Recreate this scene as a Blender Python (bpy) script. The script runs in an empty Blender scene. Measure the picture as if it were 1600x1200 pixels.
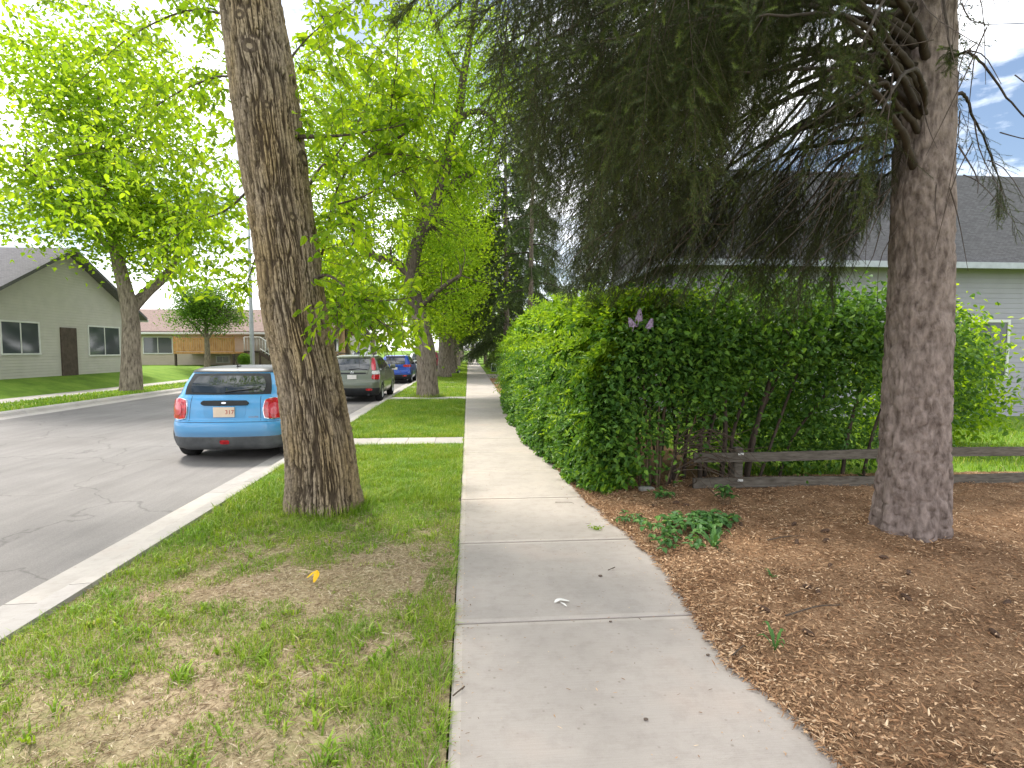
import bpy, math, random
import numpy as np
from mathutils import Vector
R = math.radians
rng = np.random.default_rng(7)
random.seed(7)
scene = bpy.context.scene
col = scene.collection

# ------------------------------------------------------------------ camera geometry (used to read positions off the site survey)
FPX = 860.0
YAW = math.atan(68 / FPX)
PITCH = math.atan(54 / FPX)
CAM = np.array([0.0, 0.0, 1.65])
_F = np.array([math.sin(YAW) * math.cos(PITCH), math.cos(YAW) * math.cos(PITCH), -math.sin(PITCH)])
_R = np.array([math.cos(YAW), -math.sin(YAW), 0.0])
_U = np.cross(_R, _F)

def at(x, y, Y):
    d = _F + (x - 800) / FPX * _R + (600 - y) / FPX * _U
    return CAM + d * (Y / d[1])

def proj(P):
    P = np.asarray(P, float) - CAM
    z = P @ _F
    return 800 + FPX * (P @ _R) / z, 600 - FPX * (P @ _U) / z, z

# ------------------------------------------------------------------ mesh helpers
class MB:
    """collects faces of several sizes with material slots, builds one mesh"""
    def __init__(s):
        s.V = []; s.n = 0; s.parts = []; s.smooth = []
    def add(s, V, F, m=0, smooth=False):
        V = np.asarray(V, np.float32).reshape(-1, 3)
        F = np.asarray(F, np.int64)
        if len(F) == 0: return s
        s.V.append(V); s.parts.append((F + s.n, m, smooth)); s.n += len(V)
        return s
    def box(s, lo, hi, m=0, rot=None, bev=0.0):
        lo = np.array(lo, float); hi = np.array(hi, float)
        if bev > 0:
            c = (lo + hi) / 2; h = (hi - lo) / 2
            b = min(bev, h.min() * .9)
            pts = []
            for sx in (-1, 1):
                for sy in (-1, 1):
                    for sz in (-1, 1):
                        sg = np.array([sx, sy, sz])
                        for ax in range(3):
                            p = h - b; p = p.copy(); p[ax] = h[ax]
                            pts.append(c + sg * p)
            import bmesh
            bm = bmesh.new()
            for p in pts: bm.verts.new(p)
            bmesh.ops.convex_hull(bm, input=bm.verts)
            bm.verts.index_update()
            vs = np.array([v.co[:] for v in bm.verts])
            for f in bm.faces:
                s.V.append(np.zeros((0, 3), np.float32))
            if rot is not None: vs = rot(vs)
            base = s.n
            s.V.append(vs.astype(np.float32)); s.n += len(vs)
            for f in bm.faces:
                s.parts.append((np.array([[v.index for v in f.verts]]) + base, m, False))
            bm.free()
            return s
        v = np.array([[x, y, z] for z in (lo[2], hi[2]) for y in (lo[1], hi[1]) for x in (lo[0], hi[0])])
        if rot is not None: v = rot(v)
        f = [[0, 2, 3, 1], [4, 5, 7, 6], [0, 1, 5, 4], [2, 6, 7, 3], [0, 4, 6, 2], [1, 3, 7, 5]]
        return s.add(v, f, m)
    def tube(s, pts, rad, sides=8, m=0, caps=True, smooth=True):
        V, F = tube(pts, rad, sides)
        s.add(V, F, m, smooth)
        if caps:
            base = s.n - len(V)
            n = len(V) // sides
            s.parts.append((np.array([list(range(sides))[::-1]]) + base, m, False))
            s.parts.append((np.array([list(range(sides))]) + base + (n - 1) * sides, m, False))
        return s
    def build(s, name, mats, parent=None):
        me = bpy.data.meshes.new(name)
        V = np.concatenate(s.V) if s.V else np.zeros((0, 3), np.float32)
        tot, start, li, mi, sm, pos = [], [], [], [], [], 0
        for F, m, smooth in s.parts:
            k = F.shape[1]; n = len(F)
            li.append(F.ravel()); tot.append(np.full(n, k)); start.append(pos + np.arange(n) * k); pos += n * k
            mi.append(np.full(n, m)); sm.append(np.full(n, smooth))
        li = np.concatenate(li).astype(np.int32); tot = np.concatenate(tot).astype(np.int32)
        start = np.concatenate(start).astype(np.int32)
        me.vertices.add(len(V)); me.vertices.foreach_set('co', V.astype(np.float32).ravel())
        me.loops.add(len(li)); me.loops.foreach_set('vertex_index', li)
        me.polygons.add(len(tot)); me.polygons.foreach_set('loop_start', start)
        me.polygons.foreach_set('material_index', np.concatenate(mi).astype(np.int32))
        me.polygons.foreach_set('use_smooth', np.concatenate(sm))
        me.update(calc_edges=True)
        for m in (mats if isinstance(mats, (list, tuple)) else [mats]): me.materials.append(m)
        o = bpy.data.objects.new(name, me)
        col.objects.link(o)
        if parent is not None: o.parent = parent
        return o

def tube(pts, rad, sides=8):
    P = np.asarray(pts, float); n = len(P)
    rad = np.broadcast_to(np.asarray(rad, float), (n,))
    T = np.gradient(P, axis=0); T /= np.linalg.norm(T, axis=1)[:, None] + 1e-9
    ref = np.array([0, 0, 1.0]) if abs(T[:, 2]).mean() < .8 else np.array([1.0, 0, 0])
    A = np.cross(T, ref); A /= np.linalg.norm(A, axis=1)[:, None] + 1e-9
    B = np.cross(T, A)
    th = np.arange(sides) / sides * 2 * np.pi
    V = P[:, None, :] + rad[:, None, None] * (np.cos(th)[None, :, None] * A[:, None, :] + np.sin(th)[None, :, None] * B[:, None, :])
    i = np.arange(n - 1)[:, None] * sides; j = np.arange(sides)[None, :]; j2 = (j + 1) % sides
    F = np.stack([i + j, i + j2, i + sides + j2, i + sides + j], -1).reshape(-1, 4)
    return V.reshape(-1, 3), F

def smooth_path(pts, n=24):
    """Catmull-Rom through the points"""
    P = np.asarray(pts, float)
    P = np.vstack([2 * P[0] - P[1], P, 2 * P[-1] - P[-2]])
    out = []
    seg = len(P) - 3
    for k in range(n):
        u = k / (n - 1) * seg; i = min(int(u), seg - 1); t = u - i
        a, b, c, d = P[i], P[i + 1], P[i + 2], P[i + 3]
        out.append(.5 * (2 * b + (c - a) * t + (2 * a - 5 * b + 4 * c - d) * t * t + (3 * b - a - 3 * c + d) * t ** 3))
    return np.array(out)

def unit(v):
    v = np.asarray(v, float)
    return v / (np.linalg.norm(v, axis=-1, keepdims=True) + 1e-9)

def rand_dirs(n):
    return unit(rng.normal(size=(n, 3)))

def leaf_geo(P, T, N, L, W, fold=.18, curl=.15, fine=True):
    """leaf blades: base at P, midrib T, face normal N. fine: 6 verts / 2 quads; else a 4-vert folded diamond of 2 tris"""
    n = len(P)
    T = unit(T); B = unit(np.cross(N, T)); N = np.cross(T, B)
    L = np.broadcast_to(L, (n,))[:, None]; W = np.broadcast_to(W, (n,))[:, None]
    if fine:
        tip = P + T * L - N * L * curl
        r1 = P + T * L * .28 + B * W * .46 + N * W * fold
        l1 = P + T * L * .28 - B * W * .46 + N * W * fold
        r2 = P + T * L * .66 + B * W * .40 + N * W * fold - N * L * curl * .4
        l2 = P + T * L * .66 - B * W * .40 + N * W * fold - N * L * curl * .4
        V = np.stack([P, r1, r2, tip, l2, l1], 1).reshape(-1, 3)
        b = np.arange(n)[:, None] * 6
        F = np.concatenate([b + np.array([[0, 1, 2, 3]]), b + np.array([[0, 3, 4, 5]])])
    else:
        tip = P + T * L - N * L * curl
        r = P + T * L * .45 + B * W * .5 + N * W * fold
        l = P + T * L * .45 - B * W * .5 + N * W * fold
        V = np.stack([P, r, tip, l], 1).reshape(-1, 3)
        b = np.arange(n)[:, None] * 4
        F = np.concatenate([b + np.array([[0, 1, 2]]), b + np.array([[0, 2, 3]])])
    return V, F

def blade_geo(P, D, H, W, bend):
    """grass blades rooted at P, leaning along horizontal D"""
    n = len(P)
    D = unit(D); S = np.stack([-D[:, 1], D[:, 0], np.zeros(n)], 1)
    H = np.broadcast_to(H, (n,))[:, None]; W = np.broadcast_to(W, (n,))[:, None]; bend = np.broadcast_to(bend, (n,))[:, None]
    Z = np.array([[0, 0, 1.0]])
    m = P + Z * H * .55 + D * H * bend * .35
    t = P + Z * H * (1 - .35 * bend) + D * H * bend
    V = np.stack([P - S * W * .5, P + S * W * .5, m + S * W * .42, m - S * W * .42, t + S * W * .08, t - S * W * .08], 1).reshape(-1, 3)
    b = np.arange(n)[:, None] * 6
    F = np.concatenate([b + np.array([[0, 1, 2, 3]]), b + np.array([[3, 2, 4, 5]])])
    return V, F

# value noise
def _hash(ix, iy, iz, seed):
    h = (ix * 374761393 + iy * 668265263 + iz * 2147483647 + seed * 974711) & 0xffffffff
    h = ((h ^ (h >> 13)) * 1274126177) & 0xffffffff
    return ((h ^ (h >> 16)) & 0xffff) / 65535.0

def vnoise(x, y, z=0.0, seed=0):
    x, y, z = np.broadcast_arrays(np.asarray(x, float), np.asarray(y, float), np.asarray(z, float))
    ix, iy, iz = np.floor(x).astype(np.int64), np.floor(y).astype(np.int64), np.floor(z).astype(np.int64)
    fx, fy, fz = x - ix, y - iy, z - iz
    fx, fy, fz = [f * f * (3 - 2 * f) for f in (fx, fy, fz)]
    out = 0
    for dx in (0, 1):
        for dy in (0, 1):
            for dz in (0, 1):
                w = (fx if dx else 1 - fx) * (fy if dy else 1 - fy) * (fz if dz else 1 - fz)
                out = out + w * _hash(ix + dx, iy + dy, iz + dz, seed)
    return out

def fbm(x, y, z=0.0, seed=0, o=3):
    s = 0; a = .5; f = 1.0; t = 0
    for k in range(o):
        s = s + a * vnoise(np.asarray(x) * f, np.asarray(y) * f, np.asarray(z) * f, seed + k * 17); t += a; a *= .5; f *= 2.03
    return s / t

# ------------------------------------------------------------------ object helpers
def tag(o, label=None, cat=None, group=None, kind=None):
    if label: o['label'] = label
    if cat: o['category'] = cat
    if group: o['group'] = group
    if kind: o['kind'] = kind
    return o

def thing(name, label, cat, loc=(0, 0, 0), rz=0.0, group=None, sc=1.0):
    o = bpy.data.objects.new(name, None); o.empty_display_size = .2
    col.objects.link(o); o.location = loc; o.rotation_euler = (0, 0, rz); o.scale = (sc, sc, sc)
    return tag(o, label, cat, group)

def copy_tree(o, parent=None):
    c = o.copy(); col.objects.link(c)
    if parent is not None: c.parent = parent
    for ch in list(o.children): copy_tree(ch, c)
    return c

# ------------------------------------------------------------------ materials
class NT:
    def __init__(s, name):
        s.m = bpy.data.materials.new(name); s.m.use_nodes = True
        s.t = s.m.node_tree; s.t.nodes.clear()
        s.out = s.t.nodes.new('ShaderNodeOutputMaterial')
    def n(s, typ, **kw):
        nd = s.t.nodes.new(typ)
        for k, v in kw.items():
            if k.startswith('i_'): nd.inputs[k[2:].replace('_', ' ')].default_value = v
            else: setattr(nd, k, v)
        return nd
    def l(s, a, b): s.t.links.new(a, b)
    def ramp(s, fac, stops, interp='LINEAR'):
        r = s.n('ShaderNodeValToRGB'); r.color_ramp.interpolation = interp
        e = r.color_ramp.elements
        while len(e) < len(stops): e.new(.5)
        for el, (p, c) in zip(e, stops): el.position = p; el.color = (*c, 1) if len(c) == 3 else c
        if fac is not None: s.l(fac, r.inputs['Fac'])
        return r.outputs['Color']
    def coord(s, scale=(1, 1, 1), which='Object'):
        tc = s.n('ShaderNodeTexCoord'); mp = s.n('ShaderNodeMapping'); mp.inputs['Scale'].default_value = scale
        s.l(tc.outputs[which], mp.inputs['Vector']); return mp.outputs['Vector']
    def noise(s, vec, scale, detail=4, rough=.55):
        n = s.n('ShaderNodeTexNoise'); n.inputs['Scale'].default_value = scale; n.inputs['Detail'].default_value = detail
        n.inputs['Roughness'].default_value = rough
        if vec is not None: s.l(vec, n.inputs['Vector'])
        return n.outputs['Fac']
    def mix(s, a, b, fac, mode='MIX'):
        m = s.n('ShaderNodeMix', data_type='RGBA', blend_type=mode)
        for v, k in ((a, 'A'), (b, 'B')):
            sk = [i for i in m.inputs if i.name == k and i.type == 'RGBA'][0]
            if isinstance(v, tuple): sk.default_value = (*v, 1)
            else: s.l(v, sk)
        if isinstance(fac, (int, float)): m.inputs[0].default_value = fac
        else: s.l(fac, m.inputs[0])
        return [o for o in m.outputs if o.type == 'RGBA'][0]
    def math(s, op, a, b=None, clamp=False):
        m = s.n('ShaderNodeMath', operation=op, use_clamp=clamp)
        for v, i in ((a, 0), (b, 1)):
            if v is None: continue
            if isinstance(v, (int, float)): m.inputs[i].default_value = v
            else: s.l(v, m.inputs[i])
        return m.outputs[0]
    def bump(s, h, strength=.3, dist=.01):
        b = s.n('ShaderNodeBump'); b.inputs['Strength'].default_value = strength; b.inputs['Distance'].default_value = dist
        s.l(h, b.inputs['Height']); return b.outputs['Normal']
    def bsdf(s, color, rough=.7, normal=None, metal=0, spec=.3, coat=0, **kw):
        p = s.n('ShaderNodeBsdfPrincipled')
        if isinstance(color, tuple): p.inputs['Base Color'].default_value = (*color, 1)
        else: s.l(color, p.inputs['Base Color'])
        if isinstance(rough, (int, float)): p.inputs['Roughness'].default_value = rough
        else: s.l(rough, p.inputs['Roughness'])
        p.inputs['Metallic'].default_value = metal; p.inputs['Specular IOR Level'].default_value = spec
        p.inputs['Coat Weight'].default_value = coat; p.inputs['Coat Roughness'].default_value = .05
        if normal is not None: s.l(normal, p.inputs['Normal'])
        return p
    def done(s, sh):
        s.l(sh.outputs[0] if hasattr(sh, 'outputs') else sh, s.out.inputs['Surface']); return s.m

def simple(name, c, rough=.6, metal=0, spec=.3, coat=0, var=.12, vs=6.0, bump=0.0, bs=40.0):
    t = NT(name); v = t.coord()
    f = t.noise(v, vs)
    cc = t.ramp(f, [(.3, tuple(x * (1 - var) for x in c)), (.7, tuple(min(1, x * (1 + var)) for x in c))])
    nm = t.bump(t.noise(v, bs), bump, .01) if bump else None
    return t.done(t.bsdf(cc, rough, nm, metal, spec, coat))

def leaf_mat(name, stops, transl=.45, tint=(1.25, 1.15, .55), rough=.5, spec=.25, patch=None, tscale=1.0):
    """random colour per leaf, lit through as well as on its face"""
    t = NT(name)
    g = t.n('ShaderNodeNewGeometry')
    c = t.ramp(g.outputs['Random Per Island'], stops)
    if patch:
        f = t.noise(t.coord(), patch[0], 2)
        f2 = t.ramp(f, [(.38, (0, 0, 0)), (.62, (1, 1, 1))])
        c = t.mix(c, t.mix(c, patch[1], 1.0, 'MULTIPLY'), f2)
    p = t.bsdf(c, rough, spec=spec)
    tr = t.n('ShaderNodeBsdfTranslucent')
    t.l(t.mix(c, tuple(x * tscale for x in tint), 1.0, 'MULTIPLY'), tr.inputs['Color'])
    mx = t.n('ShaderNodeMixShader'); mx.inputs[0].default_value = transl
    t.l(p.outputs[0], mx.inputs[1]); t.l(tr.outputs[0], mx.inputs[2])
    return t.done(mx)
# ------------------------------------------------------------------ foliage materials
M = {}
M['elm_near'] = leaf_mat('elm leaf young', [(0, (.13, .25, .018)), (.5, (.24, .39, .024)), (1, (.38, .53, .04))], .66, (1.5, 1.3, .45), patch=(1.6, (.82, .91, .95)))
M['elm'] = leaf_mat('elm leaf', [(0, (.15, .26, .02)), (.5, (.24, .38, .026)), (1, (.36, .50, .04))], .64, (1.45, 1.3, .45), patch=(.7, (.82, .92, .95)))
M['elm_dark'] = leaf_mat('elm leaf deep green', [(0, (.06, .14, .018)), (.5, (.10, .21, .022)), (1, (.16, .29, .03))], .45, (1.3, 1.25, .5))
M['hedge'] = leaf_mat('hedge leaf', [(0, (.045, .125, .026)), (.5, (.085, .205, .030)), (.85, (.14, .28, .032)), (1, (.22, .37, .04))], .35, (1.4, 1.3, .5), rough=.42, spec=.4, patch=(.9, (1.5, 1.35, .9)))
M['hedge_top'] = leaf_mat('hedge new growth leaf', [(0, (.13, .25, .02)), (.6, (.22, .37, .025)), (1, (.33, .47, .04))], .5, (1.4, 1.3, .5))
M['lilac'] = leaf_mat('lilac leaf', [(0, (.045, .115, .026)), (.6, (.095, .21, .034)), (1, (.19, .34, .045))], .35, (1.3, 1.25, .5), rough=.45)
M['weed'] = leaf_mat('weed leaf', [(0, (.05, .13, .035)), (.6, (.08, .19, .05)), (1, (.14, .28, .06))], .3, (1.2, 1.2, .6))
M['shrub'] = leaf_mat('shrub leaf', [(0, (.10, .17, .04)), (.6, (.16, .25, .055)), (1, (.26, .34, .10))], .4, (1.2, 1.2, .6))
M['grass'] = leaf_mat('grass blade', [(0, (.14, .24, .024)), (.35, (.22, .35, .028)), (.75, (.32, .45, .04)), (.92, (.43, .50, .10)), (1, (.56, .50, .26))], .4, (1.25, 1.15, .55), patch=(1.7, (.74, .88, .9)))
M['straw'] = leaf_mat('dry grass', [(0, (.22, .15, .09)), (.3, (.42, .32, .20)), (.7, (.56, .45, .30)), (1, (.72, .62, .46))], .1, (1, 1, 1))
M['chips'] = leaf_mat('wood chip', [(0, (.06, .034, .02)), (.18, (.24, .135, .075)), (.5, (.46, .285, .16)), (.8, (.62, .42, .25)), (1, (.80, .63, .43))], .03, (1, 1, 1), rough=.8, spec=.1, patch=(3.0, (.80, .74, .70)))

def needle_mat(name, old, new):
    t = NT(name); g = t.n('ShaderNodeNewGeometry')
    a = t.n('ShaderNodeAttribute', attribute_name='tip')
    o = t.ramp(g.outputs['Random Per Island'], old); n = t.ramp(g.outputs['Random Per Island'], new)
    c = t.mix(o, n, a.outputs['Fac'])
    p = t.bsdf(c, .55, spec=.25)
    tr = t.n('ShaderNodeBsdfTranslucent'); t.l(c, tr.inputs['Color'])
    mx = t.n('ShaderNodeMixShader'); mx.inputs[0].default_value = .15
    t.l(p.outputs[0], mx.inputs[1]); t.l(tr.outputs[0], mx.inputs[2])
    return t.done(mx)
M['needle'] = needle_mat('spruce needle', [(0, (.026, .042, .012)), (.6, (.055, .078, .020)), (.9, (.09, .11, .03)), (1, (.14, .095, .045))], [(0, (.15, .22, .035)), (1, (.25, .34, .06))])
M['needle_far'] = needle_mat('spruce needle grey green', [(0, (.05, .08, .032)), (.6, (.09, .13, .045)), (1, (.14, .18, .06))], [(0, (.12, .18, .05)), (1, (.18, .25, .07))])

def bark_mat(name, hi, lo, scale=1.0):
    t = NT(name)
    a = t.n('ShaderNodeAttribute', attribute_name='ridge')
    v = t.coord()
    f = t.noise(v, 26 * scale, 5, .65)
    f2 = t.noise(t.coord((1, 1, .3)), 3.5 * scale, 3)
    top = t.ramp(f, [(.28, tuple(x * .55 for x in hi)), (.5, hi), (.75, tuple(min(1, x * 1.35) for x in hi))])
    top = t.mix(top, t.mix(top, (1.02, .95, .74), 1.0, 'MULTIPLY'), t.ramp(f2, [(.4, (0, 0, 0)), (.65, (1, 1, 1))]))
    c = t.mix(lo, top, a.outputs['Fac'])
    return t.done(t.bsdf(c, .9, t.bump(t.noise(v, 70 * scale, 6, .7), .7, .012), spec=.12))
M['bark'] = bark_mat('elm bark ridged', (.35, .28, .205), (.05, .036, .026))

def bark_plain(name, c1, c2, zs=.22, sc=22, b=.9, d=.03):
    t = NT(name); v = t.coord((1, 1, zs))
    w = t.noise(v, sc, 5, .6)
    c = t.ramp(w, [(.33, c1), (.48, tuple((a + b_) / 2 for a, b_ in zip(c1, c2))), (.66, c2)])
    return t.done(t.bsdf(c, .9, t.bump(w, b, d), spec=.12))
M['bark_far'] = bark_plain('elm bark', (.09, .07, .055), (.32, .265, .21))
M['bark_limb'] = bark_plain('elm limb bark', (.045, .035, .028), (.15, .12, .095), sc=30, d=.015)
M['bark_spruce'] = bark_plain('spruce bark', (.10, .075, .065), (.30, .24, .215), zs=.5, sc=18)
M['twig'] = simple('twig bark', (.085, .062, .045), .85, var=.35, vs=30)
M['stem'] = simple('shrub stem bark', (.13, .095, .06), .85, var=.4, vs=18, bump=.4)
M['stem_dark'] = simple('dark shrub stem', (.07, .052, .04), .85, var=.35, vs=18, bump=.4)

# ------------------------------------------------------------------ ground materials
def concrete(name, base=(.41, .372, .336), joints=True):
    t = NT(name); tc = t.n('ShaderNodeTexCoord'); v = tc.outputs['Object']
    g = t.n('ShaderNodeNewGeometry')
    big = t.noise(v, 1.3, 4); mid = t.noise(v, 9, 5, .7); fine = t.noise(v, 240, 3)
    br = t.noise(t.coord((1.5, 60, 1)), 3.0, 4, .7)
    c = t.ramp(big, [(.3, tuple(x * .86 for x in base)), (.55, base), (.75, tuple(x * y for x, y in zip(base, (1.08, 1.02, .99))))])
    c = t.mix(c, t.ramp(mid, [(.34, (.84, .83, .82)), (.52, (1, 1, 1)), (.75, (1.04, 1.04, 1.04))]), .6, 'MULTIPLY')
    c = t.mix(c, t.ramp(br, [(.3, (.86, .86, .86)), (.6, (1.03, 1.03, 1.03))]), .6, 'MULTIPLY')
    c = t.mix(c, t.ramp(fine, [(.25, (.78, .78, .78)), (.5, (1, 1, 1))]), .55, 'MULTIPLY')
    sp = t.n('ShaderNodeTexVoronoi'); sp.inputs['Scale'].default_value = 17; t.l(v, sp.inputs['Vector'])
    c = t.mix(c, (.20, .17, .14), t.math('MULTIPLY', t.ramp(sp.outputs['Distance'], [(.06, (1, 1, 1)), (.16, (0, 0, 0))]), t.ramp(t.noise(v, 5.1, 2), [(.48, (0, 0, 0)), (.58, (.6, .6, .6))])))
    # per slab tone
    c = t.mix(c, t.ramp(g.outputs['Random Per Island'], [(0, (.92, .92, .93)), (.5, (1, .985, .97)), (1, (1.06, 1.05, 1.03))]), 1.0, 'MULTIPLY')
    h = t.math('ADD', t.math('MULTIPLY', br, .6), t.math('MULTIPLY', fine, .5))
    if joints:
        sx = t.n('ShaderNodeSeparateXYZ'); t.l(v, sx.inputs[0])
        fr = t.math('FRACT', t.math('DIVIDE', t.math('SUBTRACT', sx.outputs['Y'], 3.24 - 1.38 * 8), 1.38))
        d = t.math('MULTIPLY', t.math('MINIMUM', fr, t.math('SUBTRACT', 1.0, fr)), 1.38)
        dx = t.math('ADD', sx.outputs['X'], .09)
        e = t.math('MINIMUM', d, dx)
        c = t.mix(c, (.10, .075, .055), t.math('MULTIPLY', t.math('LESS_THAN', t.math('SUBTRACT', d, t.math('MULTIPLY', mid, .008)), .0055), .55)); band = t.math('MULTIPLY', t.math('LESS_THAN', e, .048), t.math('GREATER_THAN', e, .012))
        c = t.mix(c, t.mix(c, (1.13, 1.13, 1.12), 1.0, 'MULTIPLY'), band)
        h = t.math('MULTIPLY', h, t.math('SUBTRACT', 1.0, t.math('MULTIPLY', band, .8)))
    return t.done(t.bsdf(c, .85, t.bump(h, .35, .006), spec=.2))
M['concrete'] = concrete('broomed concrete')
M['concrete2'] = concrete('plain concrete', (.40, .375, .35), False)

t = NT('road asphalt'); v = t.coord()
c = t.ramp(t.noise(v, .5, 5, .6), [(.3, (.17, .158, .15)), (.7, (.235, .22, .21))])
c = t.mix(c, t.ramp(t.noise(v, 120, 2), [(.3, (.7, .7, .7)), (.7, (1.15, 1.15, 1.15))]), .7, 'MULTIPLY')
c = t.mix(c, t.ramp(t.noise(t.coord((3, .25, 1)), 1.5, 5, .7), [(.3, (.8, .8, .8)), (.6, (1.03, 1.03, 1.03))]), .8, 'MULTIPLY')
vo = t.n('ShaderNodeTexVoronoi', feature='DISTANCE_TO_EDGE'); vo.inputs['Scale'].default_value = .35
wv = t.n('ShaderNodeVectorMath', operation='ADD'); nz = t.n('ShaderNodeTexNoise'); nz.inputs['Scale'].default_value = 1.2; nz.inputs['Detail'].default_value = 5
t.l(v, nz.inputs['Vector']); t.l(v, wv.inputs[0]); t.l(nz.outputs['Color'], wv.inputs[1]); t.l(wv.outputs[0], vo.inputs['Vector'])
c = t.mix(c, (.07, .065, .06), t.ramp(vo.outputs['Distance'], [(.002, (.5, .5, .5)), (.006, (0, 0, 0))]))
M['road'] = t.done(t.bsdf(c, .85, t.bump(t.noise(v, 140, 3), .4, .006), spec=.25))

t = NT('lawn soil'); v = t.coord()
big = t.noise(v, .9, 4); mid = t.noise(v, 11, 5, .7)
gr = t.ramp(mid, [(.3, (.07, .12, .02)), (.6, (.13, .21, .035)), (.8, (.22, .26, .08))])
st = t.ramp(t.noise(v, 34, 5, .75), [(.3, (.13, .092, .06)), (.5, (.34, .26, .165)), (.72, (.52, .42, .28))])
sy = t.n('ShaderNodeSeparateXYZ'); t.l(v, sy.inputs[0])
near = t.ramp(t.math('DIVIDE', sy.outputs['Y'], 12.0), [(.33, (1, 1, 1)), (.62, (.12, .12, .12)), (1, (0, 0, 0))])
c = t.mix(gr, st, t.math('MULTIPLY', near, t.ramp(big, [(.30, (.55, .55, .55)), (.6, (1, 1, 1))]), True))
M['lawn'] = t.done(t.bsdf(c, .95, t.bump(mid, .6, .02), spec=.1))

t = NT('far lawn'); v = t.coord()
c = t.ramp(t.noise(v, 1.2, 6, .7), [(.3, (.085, .15, .025)), (.5, (.13, .22, .03)), (.75, (.20, .29, .05))])
M['farlawn'] = t.done(t.bsdf(c, .95, t.bump(t.noise(v, 30, 4), .6, .03), spec=.1))

t = NT('mulch bed soil'); v = t.coord()
c = t.ramp(t.noise(v, 60, 5, .75), [(.28, (.09, .052, .03)), (.5, (.32, .195, .11)), (.75, (.52, .36, .22))])
c = t.mix(c, t.ramp(t.noise(v, 3.2, 4), [(.35, (.62, .58, .56)), (.6, (1.05, 1.05, 1.05))]), 1.0, 'MULTIPLY')
M['mulch'] = t.done(t.bsdf(c, .95, t.bump(t.noise(v, 70, 5, .7), 1.0, .02), spec=.08))

# ------------------------------------------------------------------ setting
def sheet(name, x0, x1, y0, y1, z, mat, nx=1, ny=1, zf=None):
    X, Y = np.meshgrid(np.linspace(x0, x1, nx + 1), np.linspace(y0, y1, ny + 1))
    Z = np.full_like(X, z) if zf is None else zf(X, Y)
    i = np.arange(ny)[:, None] * (nx + 1) + np.arange(nx)[None, :]
    F = np.stack([i, i + 1, i + nx + 2, i + nx + 1], -1).reshape(-1, 4)
    o = MB().add(np.stack([X, Y, Z], -1).reshape(-1, 3), F, 0, zf is not None).build(name, mat)
    return tag(o, kind='structure')

tag(MB().box((-600, -200, -1.2), (600, 900, -.30)).build('ground', M['farlawn']), kind='structure')
sheet('road', -12.0, -3.2, -20, 400, -.13, M['road'], 4, 60)
KX = -2.78
# kerb: rolled concrete kerb with gutter pan, ours and across
def kerb(x0, s):
    prof = [(-.46, -.26), (-.46, -.126), (-.20, -.122), (-.13, -.10), (-.08, -.03), (-.02, .004), (.13, .010), (.14, -.26)]
    mb = MB(); y0 = -20.0; i = 0
    while y0 < 300:
        y1 = y0 + 3.0; p = np.array(prof)
        V = [[x0 + s * a, yy, b] for yy in (y0 + .004, y1 - .004) for a, b in p]
        n = len(p); F = [[k, (k + 1) % n, n + (k + 1) % n, n + k] for k in range(n)]
        mb.add(V, F); mb.add(V, [list(range(n))]); mb.add(V, [list(range(n, 2 * n))[::-1]])
        y0 = y1
    tag(mb.build('kerb', M['concrete2']), kind='structure')
kerb(KX - .0, 1); kerb(-12.2, -1)

# boulevard soil between kerb and sidewalk, gently uneven
def lawn_z(X, Y):
    return -.028 + .05 * (fbm(X * .9, Y * .9, seed=3) - .5) * np.clip((np.abs(X + 1.45) < 1.15), 0, 1) + .0 * X
sheet('boulevard_soil', KX + .13, -.10, -3, 70, 0, M['lawn'], 40, 900, lawn_z)
sheet('boulevard_soil', KX + .13, -.10, 70, 400, -.02, M['lawn'])
# sidewalk slabs
mb = MB(); y = 3.24 - 1.38 * 5; k = 0
while y < 330:
    g = .0065 if abs(y - 3.24) < .01 else .0045
    rows = 1
    y1 = y + 1.38
    dz = float(rng.normal() * .0015)
    xr = float(np.interp(y, [6, 18], [1.56, 1.22])); mb.box((-.09, y + g, -.13), (xr, y1 - (.0065 if abs(y1 - 3.24) < .01 else .0045), dz), 0, bev=.010)
    y = y1
tag(mb.build('sidewalk', M['concrete']), kind='structure')
# front walks from kerb to sidewalk
for (a, b, fl) in ((9.62, 10.32, 1), (18.35, 19.2, 0), (24.1, 24.6, 0), (27.6, 28.1, 0), (50.6, 51.7, 0), (64, 65, 0)):
    mb = MB()
    n = 5; xs = np.linspace(KX + .15, -.10, n + 1)
    for i in range(n):
        e0 = .55 if (fl and i == 0) else 0
        V = [[xs[i] + .004, a, .006], [xs[i + 1] - .004, a, .006], [xs[i + 1] - .004, b, .006], [xs[i] + .004, b + e0, .006]]
        V += [[p[0], p[1], -.12] for p in V]
        mb.add(V, [[0, 1, 2, 3], [0, 4, 5, 1], [1, 5, 6, 2], [2, 6, 7, 3], [3, 7, 4, 0]])
    tag(mb.build('front_walk', M['concrete2']), kind='structure')
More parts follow.
